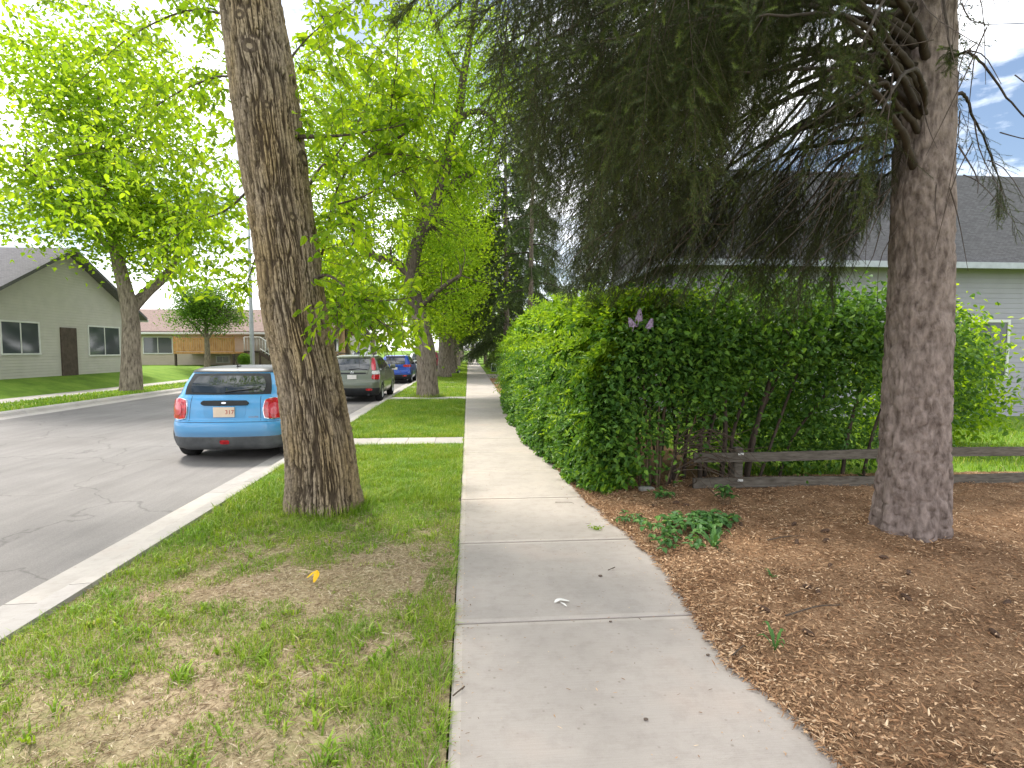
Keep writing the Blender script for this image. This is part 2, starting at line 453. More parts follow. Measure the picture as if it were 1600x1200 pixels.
# right side: mulch bed round the spruce, lawns, a driveway
def medge(Y):
    Y = np.asarray(Y, float)
    b = np.interp(Y, [-6, 1.5, 2.23, 2.68, 3.32, 4.06, 4.64, 5.3, 5.9, 8.3, 13, 18, 24], [1.5, 1.5, 1.46, 1.37, 1.43, 1.46, 1.44, 1.36, 1.30, 1.16, 1.10, 1.14, 1.18])
    return b + .05 * (vnoise(Y * 5, 3.3, seed=5) - .5) + .03 * (vnoise(Y * 19, 8.1, seed=6) - .5)
def mulch_z(X, Y):
    d = X - medge(Y)
    return .008 + .045 * np.clip(d / .35, 0, 1) ** .7 + .05 * (fbm(X * 2.2, Y * 2.2, seed=11) - .4) * np.clip(d / .3, 0, 1) + .022 * (vnoise(X * 11, Y * 11, seed=12) - .5) * np.clip(d / .15, 0, 1) + .05 * np.exp(-((X - 3.6) ** 2 + (Y - 4.05) ** 2) / .9)
nY, nX = 340, 130
Ys = np.linspace(-3, 6.6, nY); V = []
fx = np.linspace(0, 1, nX) ** 1.6
EX = medge(Ys)
Xg = EX[:, None] + fx[None, :] * (12 - EX[:, None]); Yg = np.repeat(Ys[:, None], nX, 1)
V = np.stack([Xg, Yg, mulch_z(Xg, Yg)], -1).reshape(-1, 3)
i = np.arange(nY - 1)[:, None] * nX + np.arange(nX - 1)[None, :]
F = np.stack([i, i + 1, i + nX + 1, i + nX], -1).reshape(-1, 4)
tag(MB().add(V, F, 0, True).build('mulch_bed', M['mulch']), kind='structure')
# strip under the hedge and the reddish bed past it
def strip(name, ya, yb, xr, mat, z=.012):
    Ys = np.linspace(ya, yb, 200); E = medge(Ys)
    V = np.concatenate([np.stack([E, Ys, np.full(200, .006)], 1), np.stack([E + .25, Ys, np.full(200, z + .02)], 1), np.stack([np.full(200, xr), Ys, np.full(200, z + .02)], 1)])
    i = np.arange(199); F = np.concatenate([np.stack([i, i + 200, i + 201, i + 1], 1), np.stack([i + 200, i + 400, i + 401, i + 201], 1)])
    return tag(MB().add(V, F).build(name, mat), kind='structure')
strip('hedge_bed', 6.6, 20.5, 3.3, M['mulch'])
strip('mulch_bed', 20.5, 31, 4.2, M['mulch'])
sheet('back_lawn', 3.3, 40, 6.6, 31, .015, M['farlawn'], 10, 10)
sheet('back_lawn', 1.22, 40, 37, 400, .0, M['farlawn'], 10, 60)
tag(MB().box((1.23, 31.2, -.2), (12, 36.8, .006)).build('driveway', concrete('driveway concrete', (.37, .32, .285), False)), kind='structure')
tag(MB().box((1.23, 26.2, -.2), (4.2, 26.9, .05)).build('front_walk', M['concrete2']), kind='structure')
# far side of the street: boulevard, sidewalk, raised front lawns
sheet('far_boulevard', -14.2, -12.33, -20, 400, .0, M['farlawn'], 2, 40)
tag(MB().box((-15.4, -20, -.2), (-14.2, 400, .01)).build('far_sidewalk', M['concrete2']), kind='structure')
sheet('far_lawn', -60, -15.4, -20, 400, 0, M['farlawn'], 40, 60, lambda X, Y: np.clip((-15.4 - X) / 2.0, 0, 1) * .55)
# ------------------------------------------------------------------ grass and litter (uncountable: one object each)
def scatter(n, x0, x1, y0, y1):
    return rng.uniform(x0, x1, n), rng.uniform(y0, y1, n)

GH = lambda X, Y: lawn_z(X, Y)
V_, F_ = [], []
def grass_patch(mb, n, x0, x1, y0, y1, h, w, thresh, zf, m=0, hs=.35, tuft=0.0):
    X, Y = scatter(n, x0, x1, y0, y1)
    dens = fbm(X * 1.25, Y * 1.25, seed=21, o=3) * .48 + vnoise(X * 5, Y * 5, seed=23) * .30 + vnoise(X * 14, Y * 14, seed=24) * .22
    thr = thresh(X, Y) if callable(thresh) else thresh
    k = dens + rng.normal(size=n) * .035 > thr
    X, Y, dens, thr = X[k], Y[k], dens[k], (thr[k] if callable(thresh) else thr)
    n = len(X)
    a = rng.uniform(0, 6.283, n) + vnoise(X * 2.5, Y * 2.5, seed=25) * 3
    H = h * (.35 + 1.15 * rng.random(n) ** 1.4) * (.65 + 1.2 * np.clip((dens - thr) * 3, 0, .8)) * (.7 + .6 * vnoise(X * 1.7, Y * 1.7, seed=26))
    P = np.stack([X, Y, zf(X, Y) - .004], 1)
    V, F = blade_geo(P, np.stack([np.cos(a), np.sin(a), 0 * a], 1), H, w * (.6 + .8 * rng.random(n)), .25 + .75 * rng.random(n))
    mb.add(V, F, m)
mb = MB()
xa, xb = KX + .14, -.12
def thr_near(X, Y):
    t = .448 - .16 * np.clip((Y - 4.6) / 2.4, 0, 1) + .05 * np.clip((2.9 - Y), 0, 1)
    t = t - .10 * np.exp(-((X + .25) / .16) ** 2) * (Y < 4.3)          # greener fringe by the slab
    t = t - .14 * np.clip((-1.9 - X) / .5, 0, 1)                       # greener by the kerb
    t = t + .05 * np.exp(-(((X + 1.3) / .9) ** 2 + ((Y - 5.0) / .55) ** 2))
    return t
grass_patch(mb, 105000, xa, xb, .6, 6.0, .042, .0036, thr_near, GH)
grass_patch(mb, 90000, xa, xb, 6.0, 9.6, .06, .0045, .30, GH)
grass_patch(mb, 90000, xa, xb, 10.3, 18.3, .062, .006, .22, GH)
grass_patch(mb, 60000, xa, xb, 19.2, 34, .065, .011, .27, GH)
grass_patch(mb, 45000, xa, xb, 34, 72, .07, .022, .27, GH)
# broad leaved tufts
nt = 420; X, Y = scatter(nt, xa, xb, 1.2, 6.5); k = fbm(X * 1.25, Y * 1.25, seed=21) > .42; X, Y = X[k], Y[k]
X = np.repeat(X, 9) + rng.normal(size=len(X) * 9) * .02; Y = np.repeat(Y, 9) + rng.normal(size=len(Y) * 9) * .02
a = rng.uniform(0, 6.28, len(X))
V, F = blade_geo(np.stack([X, Y, GH(X, Y)], 1), np.stack([np.cos(a), np.sin(a), 0 * a], 1), .04 + .06 * rng.random(len(X)), .006 + .008 * rng.random(len(X)), .5 + .6 * rng.random(len(X)))
mb.add(V, F)
# long blades round the first trunk
n = 900; a = rng.uniform(0, 6.28, n); rr = .36 + np.abs(rng.normal(size=n)) * .07
X = -1.50 + np.cos(a) * rr; Y = 5.95 + np.sin(a) * rr; b = a + rng.normal(size=n) * .9
V, F = blade_geo(np.stack([X, Y, GH(X, Y)], 1), np.stack([np.cos(b), np.sin(b), 0 * b], 1), .06 + .16 * rng.random(n) ** 1.5, .005, .3 + .6 * rng.random(n))
mb.add(V, F)
n = 700; a = rng.uniform(0, 6.28, n); rr = .40 + np.abs(rng.normal(size=n)) * .1
X = -1.42 + np.cos(a) * rr; Y = 19.4 + np.sin(a) * rr
V, F = blade_geo(np.stack([X, Y, GH(X, Y)], 1), np.stack([np.cos(a), np.sin(a), 0 * a], 1), .08 + .2 * rng.random(n) ** 1.5, .009, .3 + .6 * rng.random(n))
mb.add(V, F)
# weeds hugging kerb near the trunk
n = 1500; X = -2.55 + np.abs(rng.normal(size=n)) * .25; Y = rng.uniform(4.9, 7.3, n); a = rng.uniform(0, 6.28, n)
V, F = blade_geo(np.stack([X, Y, GH(X, Y)], 1), np.stack([np.cos(a), np.sin(a), 0 * a], 1), .05 + .09 * rng.random(n), .008, .3 + .7 * rng.random(n))
mb.add(V, F)
n = 2200; Y = .9 + 11 * rng.random(n) ** 1.3; X = -.115 + .012 * rng.normal(size=n); k = vnoise(Y * 7, 2.2, seed=28) > .45; X, Y = X[k], Y[k]; n = len(X)
V, F = blade_geo(np.stack([X, Y, np.full(n, -.012)], 1), np.stack([.6 + .4 * rng.random(n), rng.normal(size=n), 0 * X], 1), .025 + .045 * rng.random(n), .004, .5 + .8 * rng.random(n)); mb.add(V, F)
tag(mb.build('grass', M['grass']), 'patchy green grass growing on the boulevard strip', 'grass', kind='stuff')

mb = MB()
def grass_far(mb, n, x0, x1, y0, y1, z, h, w):
    X, Y = scatter(n, x0, x1, y0, y1); a = rng.uniform(0, 6.28, n)
    zz = z(X, Y) if callable(z) else np.full(n, z)
    V, F = blade_geo(np.stack([X, Y, zz], 1), np.stack([np.cos(a), np.sin(a), 0 * a], 1), h * (.5 + rng.random(n)), w, .3 + .6 * rng.random(n)); mb.add(V, F)
grass_far(mb, 24000, 3.4, 12, 6.7, 16, .015, .09, .012)
grass_far(mb, 14000, 1.46, 8, 37, 60, .0, .08, .025)
grass_far(mb, 14000, -14.2, -12.35, 6, 50, 0, .08, .025)
tag(mb.build('grass', M['grass']), 'mown grass on lawns beyond hedge and across street', 'grass', kind='stuff')

# dry straw and leaf litter lying on the boulevard
n = 60000; X, Y = scatter(n, xa, xb, .8, 7.2)
k = rng.random(n) < np.clip(1.25 - fbm(X * 1.25, Y * 1.25, seed=21), 0, 1) * np.clip((7.6 - Y) / 3.0, .08, 1); X, Y = X[k], Y[k]; n = len(X)
a = rng.uniform(0, 6.28, n); T = np.stack([np.cos(a), np.sin(a), rng.normal(size=n) * .22], 1)
N = unit(np.stack([rng.normal(size=n) * .4, rng.normal(size=n) * .4, np.ones(n)], 1))
Lh = .02 + .05 * rng.random(n) ** 2
V, F = leaf_geo(np.stack([X, Y, GH(X, Y) + .004 + .016 * rng.random(n)], 1), T, N, Lh, .0022 + .0045 * rng.random(n) ** 3, .1, .2)
o = MB().add(V, F).build('dry_grass', M['straw']); tag(o, 'dry straw coloured thatch and needles lying between grass blades', 'dry grass', kind='stuff')

# wood chips and needles on the mulch bed
n = 120000
Y = -.5 + 7.1 * rng.random(n); X = medge(Y) - .03 + (rng.random(n) ** 1.7) * 8.0
k = (rng.random(n) < np.clip(4.0 / (1 + np.hypot(X, Y) * .45), .25, 1)); X, Y = X[k], Y[k]; n = len(X)
# a few stray past the edge
st = rng.random(n) < .012; X[st] -= np.abs(rng.normal(size=st.sum())) * .09
a = rng.uniform(0, 6.28, n)
T = np.stack([np.cos(a), np.sin(a), rng.normal(size=n) * .28], 1)
N = unit(np.stack([rng.normal(size=n) * .5, rng.normal(size=n) * .5, np.ones(n)], 1))
Lc = .014 + .045 * rng.random(n) ** 2.0; Wc = .003 + .009 * rng.random(n) ** 2
V, F = leaf_geo(np.stack([X, Y, mulch_z(X, Y) + .003 + .016 * rng.random(n)], 1), T, N, Lc, Wc, .12, .1)
mb = MB().add(V, F)
n = 9000; Y = rng.uniform(6.3, 31, n); X = medge(Y) + rng.random(n) * 1.2; a = rng.uniform(0, 6.28, n)
V, F = leaf_geo(np.stack([X, Y, np.full(n, .035)], 1), np.stack([np.cos(a), np.sin(a), rng.normal(size=n) * .2], 1), np.tile([[0, 0, 1.0]], (n, 1)), .04 + .03 * rng.random(n), .012, .1, .1)
mb.add(V, F)
tag(mb.build('wood_chips', M['chips']), 'brown shredded wood mulch and needles covering the bed', 'mulch', kind='stuff')

# specks of debris on the concrete
n = 1100; Y = .9 + 9 * rng.random(n) ** 1.4; X = np.where(rng.random(n) < .35, -.08 + np.abs(rng.normal(size=n)) * .05, np.where(rng.random(n) < .4, medge(Y) - np.abs(rng.normal(size=n)) * .12, -.05 + 1.45 * rng.random(n)))
a = rng.uniform(0, 6.28, n)
V, F = leaf_geo(np.stack([X, Y, np.full(n, .006)], 1), np.stack([np.cos(a), np.sin(a), 0 * a], 1), np.tile([[0, 0, 1.0]], (n, 1)), .007 + .026 * rng.random(n) ** 3, .002 + .005 * rng.random(n), .1, .0)
tag(MB().add(V, F).build('debris', M['chips']), 'tiny dark needles and crumbs scattered on the pale concrete', 'debris', kind='stuff')

# ------------------------------------------------------------------ near elm: leaning trunk with deep ridged bark
rows = [(812, 505, 122, .0), (790, 505, 114, 0), (760, 504.5, 107, 0), (715, 502, 103, 0), (600, 485, 95, 0), (500, 462, 94, 0), (400, 450, 94, 0), (280, 430, 95, 0), (140, 413, 98, 0), (0, 392, 89, 0), (-140, 372, 84, 0)]
TY = 5.95
cen, rad = [], []
for y, x, w, _ in rows:
    p = at(x, y, TY); z = proj(p)[2]
    cen.append(p); rad.append(w / 2 / FPX * z * .985)
cen = np.array(cen); rad = np.array(rad)
zz = np.linspace(-.06, cen[-1][2], 900)
CX = np.interp(zz, cen[:, 2], cen[:, 0]); RR = np.interp(zz, cen[:, 2], rad)
ker = np.ones(61) / 61
pad = lambda a: np.convolve(np.concatenate([np.full(30, a[0]), a, np.full(30, a[-1])]), ker, 'valid')
CX = pad(CX); RR = pad(RR)
NTH = 600
th = np.arange(NTH) / NTH * 2 * np.pi
TH, ZZ = np.meshgrid(th, zz)
ncell = 46
wob = .10 * (fbm(np.cos(TH) * 2.2, np.sin(TH) * 2.2, ZZ * 2.6, seed=31) - .5) + .05 * (fbm(np.cos(TH) * 6, np.sin(TH) * 6, ZZ * 8, seed=32) - .5)
def furrow(k, v, s):
    return np.abs(vnoise(np.cos(TH + wob) * k, np.sin(TH + wob) * k, ZZ / v + 1.5 * wob, seed=s) - .5) * 2
e = np.minimum(furrow(17, .30, 41), furrow(20, .38, 42) * 1.2 + .04)
e = np.minimum(e, furrow(30, .22, 43) * 1.3 + .13)
cut = vnoise(np.cos(TH) * 9, np.sin(TH) * 9, ZZ / .035, seed=44); e = np.where(cut > .80, e * .75, e)
ridge = np.clip((e - .05) / .24, 0, 1); ridge = ridge * ridge * (3 - 2 * ridge)
fine = fbm(np.cos(TH) * 22, np.sin(TH) * 22, ZZ * 16, seed=35, o=3)
amp = .030 + .010 * np.clip(1 - ZZ / 1.2, 0, 1)
disp = amp * (ridge - .6) + .016 * (fine - .5) + .012 * (vnoise(np.cos(TH) * 40, np.sin(TH) * 40, ZZ / .05, seed=45) - .5) * ridge
disp += .02 * (fbm(np.cos(TH) * 1.2, np.sin(TH) * 1.2, ZZ * .9, seed=36) - .5)
# root flare folds
disp += .035 * np.exp(-np.clip(ZZ, 0, 9) / .22) * (np.sin(TH * 5 + .7) * .5 + .4)
# knots: (angle, height, radius)
def knot(px, py, r, hgt, ring):
    global disp, ridge
    p = at(px, py, TY - .28); cx = np.interp(p[2], zz, CX); rr = np.interp(p[2], zz, RR)
    ang = -math.acos(max(-1, min(1, (p[0] - cx) / rr)))
    dth = (TH - ang + np.pi) % (2 * np.pi) - np.pi
    d = np.hypot(dth * rr, ZZ - p[2]) / r
    disp = disp * (1 - np.exp(-d ** 2)) + hgt * np.exp(-d ** 2 * .8) - hgt * ring * np.exp(-(d / .38) ** 2)
    ridge = np.where(d < .3, .85, np.where(d < .8, ridge * .15, ridge))
knot(460, 236, .10, .055, .5); knot(392, 75, .09, .03, .8); knot(376, 25, .06, .02, .6); knot(418, 165, .05, .012, .9); knot(455, 338, .06, .012, .7)
Rr = RR[:, None] + disp
V = np.stack([CX[:, None] + np.cos(TH) * Rr, TY + np.sin(TH) * Rr, ZZ], -1).reshape(-1, 3)
i = np.arange(len(zz) - 1)[:, None] * NTH; j = np.arange(NTH)[None, :]; j2 = (j + 1) % NTH
F = np.stack([i + j, i + j2, i + NTH + j2, i + NTH + j], -1).reshape(-1, 4)
elm = thing('elm_tree', 'nearest elm with thick leaning trunk of deeply ridged bark, beside the blue hatchback', 'tree', (-1.50, TY, 0))
def local(o, V):
    return np.asarray(V, float) - np.array(o.location)
o = MB().add(local(elm, V), F, 0, True).build('trunk', M['bark'], elm)
at_ = o.data.attributes.new('ridge', 'FLOAT', 'POINT'); at_.data.foreach_set('value', np.clip(ridge * .85 + .15 * fine, 0, 1).astype(np.float32).ravel())

# branches of the near elm (points read off the photograph: x, y, distance along the street)
BR = [
    [(455, 214, 5.95), (500, 213, 5.7), (528, 212, 5.5), (574, 206, 5.3), (625, 196, 5.2), (660, 178, 5.1)],
    [(468, 470, 6.05), (499, 408, 6.15), (513, 357, 6.1), (518, 322, 6.0), (534, 280, 5.9), (560, 255, 5.8)],
    [(518, 322, 6.0), (574, 304, 5.8), (616, 273, 5.6), (660, 255, 5.5)],
    [(560, 255, 5.8), (598, 231, 5.6), (647, 198, 5.4), (675, 168, 5.3), (679, 130, 5.2)],
    [(574, 240, 5.7), (595, 217, 5.6), (619, 171, 5.5), (611, 150, 5.5)],
    [(619, 171, 5.5), (611, 171, 5.5), (621, 88, 5.4), (619, 20, 5.3)],
    [(598, 240, 5.6), (640, 243, 5.5), (686, 252, 5.3), (715, 240, 5.2)],
    [(475, 452, 5.95), (505, 430, 5.7), (535, 445, 5.5), (557, 480, 5.35), (592, 530, 5.2), (600, 545, 5.15)],
    [(548, 462, 5.4), (580, 470, 5.3), (620, 468, 5.2), (660, 462, 5.1)],
    [(557, 480, 5.35), (590, 500, 5.2), (630, 525, 5.0)],
    [(540, 450, 5.5), (528, 485, 5.45), (520, 510, 5.4)],
    [(455, 340, 5.95), (500, 262, 6.6), (520, 250, 6.9), (570, 170, 7.2), (590, 90, 7.4)],
    [(440, 110, 5.95), (480, 60, 6.2), (530, 20, 6.4), (600, -30, 6.5)],
    [(420, 260, 5.95), (385, 300, 6.4), (350, 330, 6.8), (300, 350, 7.1), (250, 390, 7.2)],
    [(400, 150, 5.95), (360, 120, 6.5), (310, 130, 6.9), (240, 170, 7.2), (190, 240, 7.3)],
    [(390, 40, 5.95), (340, 20, 6.3), (280, 20, 6.6), (200, 60, 6.8), (120, 130, 6.8)],
    [(430, 320, 6.0), (400, 400, 6.8), (385, 440, 7.2), (360, 455, 7.5)],
]
twP, twT = [], []          # twigs for leaves
for br in BR:
    P3 = smooth_path([at(*p) for p in br], 26)
    thick = .018 if len(br) > 4 else .011
    mb = MB(); rr = np.linspace(thick, .003, 26)
    if br[0][0] < 478: rr[:6] = np.linspace(thick * 1.6, thick, 6)
    mb.tube(local(elm, P3), rr, 6)
    k0 = 5 if br[0][0] < 478 else 1
    for _ in range(int(16 * len(br) / 4)):
        i = rng.integers(k0, 26); p = P3[i]; t = P3[min(i + 1, 25)] - P3[max(i - 1, 0)]
        d = unit(unit(t) * .5 + rand_dirs(1)[0] * .9 + np.array([0, 0, -.15]))
        Lt = .18 + .34 * rng.random()
        q = smooth_path([p, p + d * Lt * .5 + np.array([0, 0, .02]), p + d * Lt + np.array([0, 0, -.06])], 8)
        mb.tube(local(elm, q), np.linspace(.004, .0015, 8), 3, caps=False)
        for s in np.linspace(.15, 1, 8):
            kk = min(int(s * 7), 6)
            twP.append(q[kk] + (q[kk + 1] - q[kk]) * (s * 7 - kk)); twT.append(unit(q[kk + 1] - q[kk]))
    mb.build('branch', M['bark_limb'], elm)
# wider spray of leafy twigs filling the space right of and behind the trunk
def in_poly(x, y, poly):
    c = False; n = len(poly); j = n - 1
    for i in range(n):
        if (poly[i][1] > y) != (poly[j][1] > y) and x < (poly[j][0] - poly[i][0]) * (y - poly[i][1]) / (poly[j][1] - poly[i][1]) + poly[i][0]: c = not c
        j = i
    return c
ZONES = [
    ([(470, 100), (560, 70), (640, 110), (690, 140), (690, 220), (655, 300), (625, 400), (620, 470), (660, 515), (640, 548), (590, 540), (520, 500), (500, 380), (480, 230)], 245, 4.9, 7.6),
    ([(455, -40), (620, -40), (640, 110), (560, 70), (470, 100)], 62, 5.2, 7.5),
    ([(200, -60), (345, -60), (380, 200), (400, 380), (385, 455), (340, 470), (240, 440), (180, 330)], 230, 6.0, 8.5),
    ([(-60, -60), (200, -60), (200, 330), (120, 400), (20, 330), (-60, 300)], 150, 6.4, 9.0),
]
mb = MB()
for poly, cnt, d0, d1 in ZONES:
    xs = [p[0] for p in poly]; ys = [p[1] for p in poly]; c = 0
    while c < cnt:
        x, y = rng.uniform(min(xs), max(xs)), rng.uniform(min(ys), max(ys))
        if not in_poly(x, y, poly) or vnoise(x / 46, y / 46, seed=51) < .30: continue
        c += 1
        p = at(x, y, rng.uniform(d0, d1)); d = unit(rand_dirs(1)[0] * np.array([1, 1, .45]) + np.array([.1, -.1, -.3])); Lt = rng.uniform(.25, .55)
        q = smooth_path([p - d * Lt * .5, p + np.array([0, 0, .03]), p + d * Lt * .5 + np.array([0, 0, -.05])], 8)
        mb.tube(local(elm, q), np.linspace(.004, .0014, 8), 3, caps=False)
        for s in np.linspace(.0, 1, 11):
            kk = min(int(s * 7), 6)
            twP.append(q[kk] + (q[kk + 1] - q[kk]) * (s * 7 - kk)); twT.append(unit(q[kk + 1] - q[kk]))
mb.build('twigs', M['twig'], elm)['kind'] = 'stuff'
P = np.array(twP); T = np.array(twT); px_, py_, _z = proj(P); k = ~((px_ > 500) & (px_ < 720) & (py_ > 540 + 8 * rng.random(len(P)))); P = P[k]; T = T[k]; n = len(P)
S = unit(np.cross(T, [0, 0, 1.0])) * np.where(np.arange(n) % 2, 1, -1)[:, None]
D = unit(T * .55 + S * .9 + rng.normal(size=(n, 3)) * .3 + np.array([0, 0, -.45]))
N = unit(np.array([0, 0, 1.0]) + rng.normal(size=(n, 3)) * .55)
s_ = rng.random(n) ** 1.5; V, F = leaf_geo(P, D, N, .05 + .07 * s_, .030 + .036 * s_, .16, .2)
mb = MB().add(local(elm, V), F)
mb.build('foliage', M['elm_near'], elm)
# its upper crown, above the picture: limbs and leaf clumps
def clumps(nc, lobes, spread, per, flat=.75):
    """leaf positions in ragged clumps inside ellipsoid lobes"""
    out = []
    w = np.array([l[1][0] * l[1][1] * l[1][2] for l in lobes]); w = w / w.sum()
    for li, k in enumerate(rng.multinomial(nc, w)):
        c, r = np.array(lobes[li][0], float), np.array(lobes[li][1], float)
        d = rand_dirs(k) * (rng.random(k)[:, None] ** .42) * r + c
        out.append(d)
    C = np.concatenate(out)
    sp = spread * (.55 + .9 * rng.random(len(C)))
    Q = np.repeat(C, per, 0) + rng.normal(size=(len(C) * per, 3)) * np.repeat(sp, per)[:, None] * np.array([1, 1, flat])
    return C, Q
def crown_geo(Q, L, W, droop=.4, tilt=.6, fine=False, var=.5):
    n = len(Q)
    a = rng.uniform(0, 6.283, n)
    T = np.stack([np.cos(a), np.sin(a), -droop + rng.normal(size=n) * .45], 1)
    N = unit(np.array([0, 0, 1.0]) + rng.normal(size=(n, 3)) * tilt)
    s = 1 - var / 2 + var * rng.random(n)
    return leaf_geo(Q, T, N, L * s, W * s, .16, .18, fine)
top = np.array([CX[-1], TY, zz[-1]])
mb = MB()
mb.tube(local(elm, smooth_path([top - [0, 0, .25], top + [-.3, .1, 1.6], top + [-.4, .3, 3.6], top + [-.2, .2, 6]], 20)), np.linspace(RR[-1] * .97, .07, 20), 14)
mb.build('leader', M['bark_far'], elm)
for tgt in ([-3.4, 1.5, 3.0], [-1.5, -2.2, 3.6], [2.6, 1.8, 3.2], [1.2, 3.4, 3.8], [-2.8, 3.2, 2.4]):
    t = np.array(tgt)
    MB().tube(local(elm, smooth_path([top + [-.15, .05, .5], top + t * .45 + [0, 0, .5], top + t], 16)), np.linspace(.14, .03, 16), 8).build('limb', M['bark_far'], elm)
lob = [(top + [-3.2, 1.0, 4.2], (2.6, 2.8, 1.7)), (top + [1.2, 2.6, 4.4], (2.4, 2.8, 1.6)), (top + [-1, -1.6, 5.0], (2.6, 1.8, 1.4)), (top + [-.5, 1, 6.5], (3, 3, 1.6))]
C, Q = clumps(110, lob, .42, 70)
V, F = crown_geo(Q, .13, .085)
MB().add(local(elm, V), F).build('crown', M['elm'], elm)

# ------------------------------------------------------------------ generic broadleaf tree
def broadleaf(name, label, loc, trunk, limbs, lobes, nc, per, L, W, mat, bark, group=None, spread=.5, sides=14, cat='tree', rough=.05, fine=False, dark_from=0):
    t = thing(name, label, cat, loc, 0, group)
    P = smooth_path([p[:3] for p in trunk], 40); rr = np.interp(np.linspace(0, 1, 40), np.linspace(0, 1, len(trunk)), [p[3] for p in trunk])
    V, F = tube(P, rr, sides * 2)
    cidx = np.repeat(np.arange(40), sides * 2)
    cc = P[cidx]; dv = V - cc
    V = cc + dv * (1 + rough * 2 * (fbm(V[:, 0] * 7, V[:, 1] * 7, V[:, 2] * 1.6, seed=61)[:, None] - .5) * 2)
    if dark_from:  # upper trunk and limbs: wet bark and shade contrast put into the colour
        ks = dark_from * sides * 2
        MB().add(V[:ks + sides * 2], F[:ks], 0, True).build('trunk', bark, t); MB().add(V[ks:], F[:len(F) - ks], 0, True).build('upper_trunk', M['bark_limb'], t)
    else: MB().add(V, F, 0, True).build('trunk', bark, t)
    for lb in limbs:
        p = smooth_path([q[:3] for q in lb], 24); r2 = np.interp(np.linspace(0, 1, 24), np.linspace(0, 1, len(lb)), [q[3] for q in lb])
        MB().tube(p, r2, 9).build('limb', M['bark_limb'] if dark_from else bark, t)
    C, Q = clumps(nc, lobes, spread, per)
    mb = MB()
    # twigs reaching into the clumps
    src = np.concatenate([np.array([q[:3] for q in lb]) for lb in limbs] + [P[20:]]) if limbs else P[20:]
    for c in C[:min(len(C), 160)]:
        s = src[np.argmin(((src - c) ** 2).sum(1))]
        m_ = (s + c) / 2 + np.array([0, 0, .12]) + rng.normal(size=3) * .12
        mb.tube(smooth_path([s, m_, c], 6), np.linspace(.022, .006, 6), 4, caps=False)
    mb.build('twigs', M['twig'], t)['kind'] = 'stuff'
    V, F = crown_geo(Q, L, W, fine=fine)
    MB().add(V, F).build('crown', mat, t)
    return t

# second elm: curved dark limbs behind the green SUV
def L2(x, y, r, Y=19.4, b=(-1.43, 19.4)):
    p = at(x, y, Y); return (p[0] - b[0], p[1] - b[1], p[2], r)
trunk2 = [(0, 0, -.08, .43), (0.0, 0, .35, .37), (-.03, 0, 1.0, .34), L2(664, 545, .33), L2(657, 500, .29), L2(646, 460, .26), L2(643, 425, .235), L2(652, 380, .22), L2(672, 335, .20), L2(688, 295, .185), L2(698, 255, .17), L2(704, 215, .16), L2(716, 180, .15), L2(724, 120, .13), L2(735, 60, .11), L2(748, -30, .09)]
limbs2 = [
    [L2(700, 300, .15), L2(715, 283, .13), L2(733, 272, .12), L2(742, 264, .10)],
    [L2(712, 205, .12), L2(722, 184, .11), L2(740, 174, .10), L2(760, 178, .08), L2(775, 192, .05)],
    [L2(643, 430, .16), L2(610, 405, .15), L2(588, 402, .13), L2(565, 380, .12), L2(545, 330, .09), L2(520, 240, .06)],
    [L2(672, 340, .12), L2(650, 300, .09), L2(620, 240, .07), L2(600, 150, .05)],
    [L2(724, 120, .08), L2(690, 60, .06), L2(660, -20, .04)],
    [L2(657, 480, .10), L2(690, 450, .08, 18.2), L2(720, 430, .05, 17.6)],
]
lob2 = [((1.15, -.3, 4.2), (1.25, 1.8, 1.7)), ((.9, .8, 6.2), (1.5, 2.4, 1.9)), ((-2.4, .5, 6.5), (2.4, 2.6, 2.2)), ((1.5, .2, 8.2), (1.5, 2.0, 1.4)), ((-.6, .6, 9.5), (3.2, 3, 2.0)), ((1.2, 1.2, 12), (3.2, 3, 2.2)), ((-3.4, .5, 9), (2.4, 2.6, 2.6)), ((-2.3, .9, 4.4), (1.1, 1.4, 1.1)), ((.9, -.4, 2.9), (1.0, 1.2, .75))]
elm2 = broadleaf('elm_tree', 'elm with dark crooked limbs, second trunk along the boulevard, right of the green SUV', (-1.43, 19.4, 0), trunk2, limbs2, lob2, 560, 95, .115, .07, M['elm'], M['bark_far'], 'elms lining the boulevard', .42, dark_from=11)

# rest of the row
def row_elm(seed):
    tr = [(0, 0, -.08, .50), (.02, 0, .5, .40), (.04, .05, 1.5, .36), (.1, .1, 3, .32), (.25, .1, 5, .27), (.3, .2, 8, .18), (.3, .2, 12, .08)]
    lm = []
    for k in range(7):
        a = k * 2.4 + seed; z0 = 3 + k * .9; l = rng.uniform(2.4, 3.6)
        lm.append([(.15, .1, z0, .14), (.15 + math.cos(a) * l * .45, math.sin(a) * l * .45, z0 + .9, .10), (.15 + math.cos(a) * l, math.sin(a) * l, z0 + 1.5, .04)])
    lb = [((0, 0, 4.6), (1.9, 2.6, 1.9)), ((-1.2, .5, 5.4), (2.2, 2.6, 1.9)), ((.2, 0, 8.0), (3.2, 3.4, 2.4)), ((.2, 0, 11.5), (2.8, 2.8, 2.4)), ((.3, -.8, 3.2), (1.2, 1.4, .8))]
    return tr, lm, lb
tr, lm, lb = row_elm(0.4)
e3 = broadleaf('elm_tree', 'third elm of the boulevard row, grey trunk just left of the small bird', (-1.45, 32.8, 0), tr, lm, lb, 380, 80, .17, .105, M['elm'], M['bark_far'], 'elms lining the boulevard', .5)
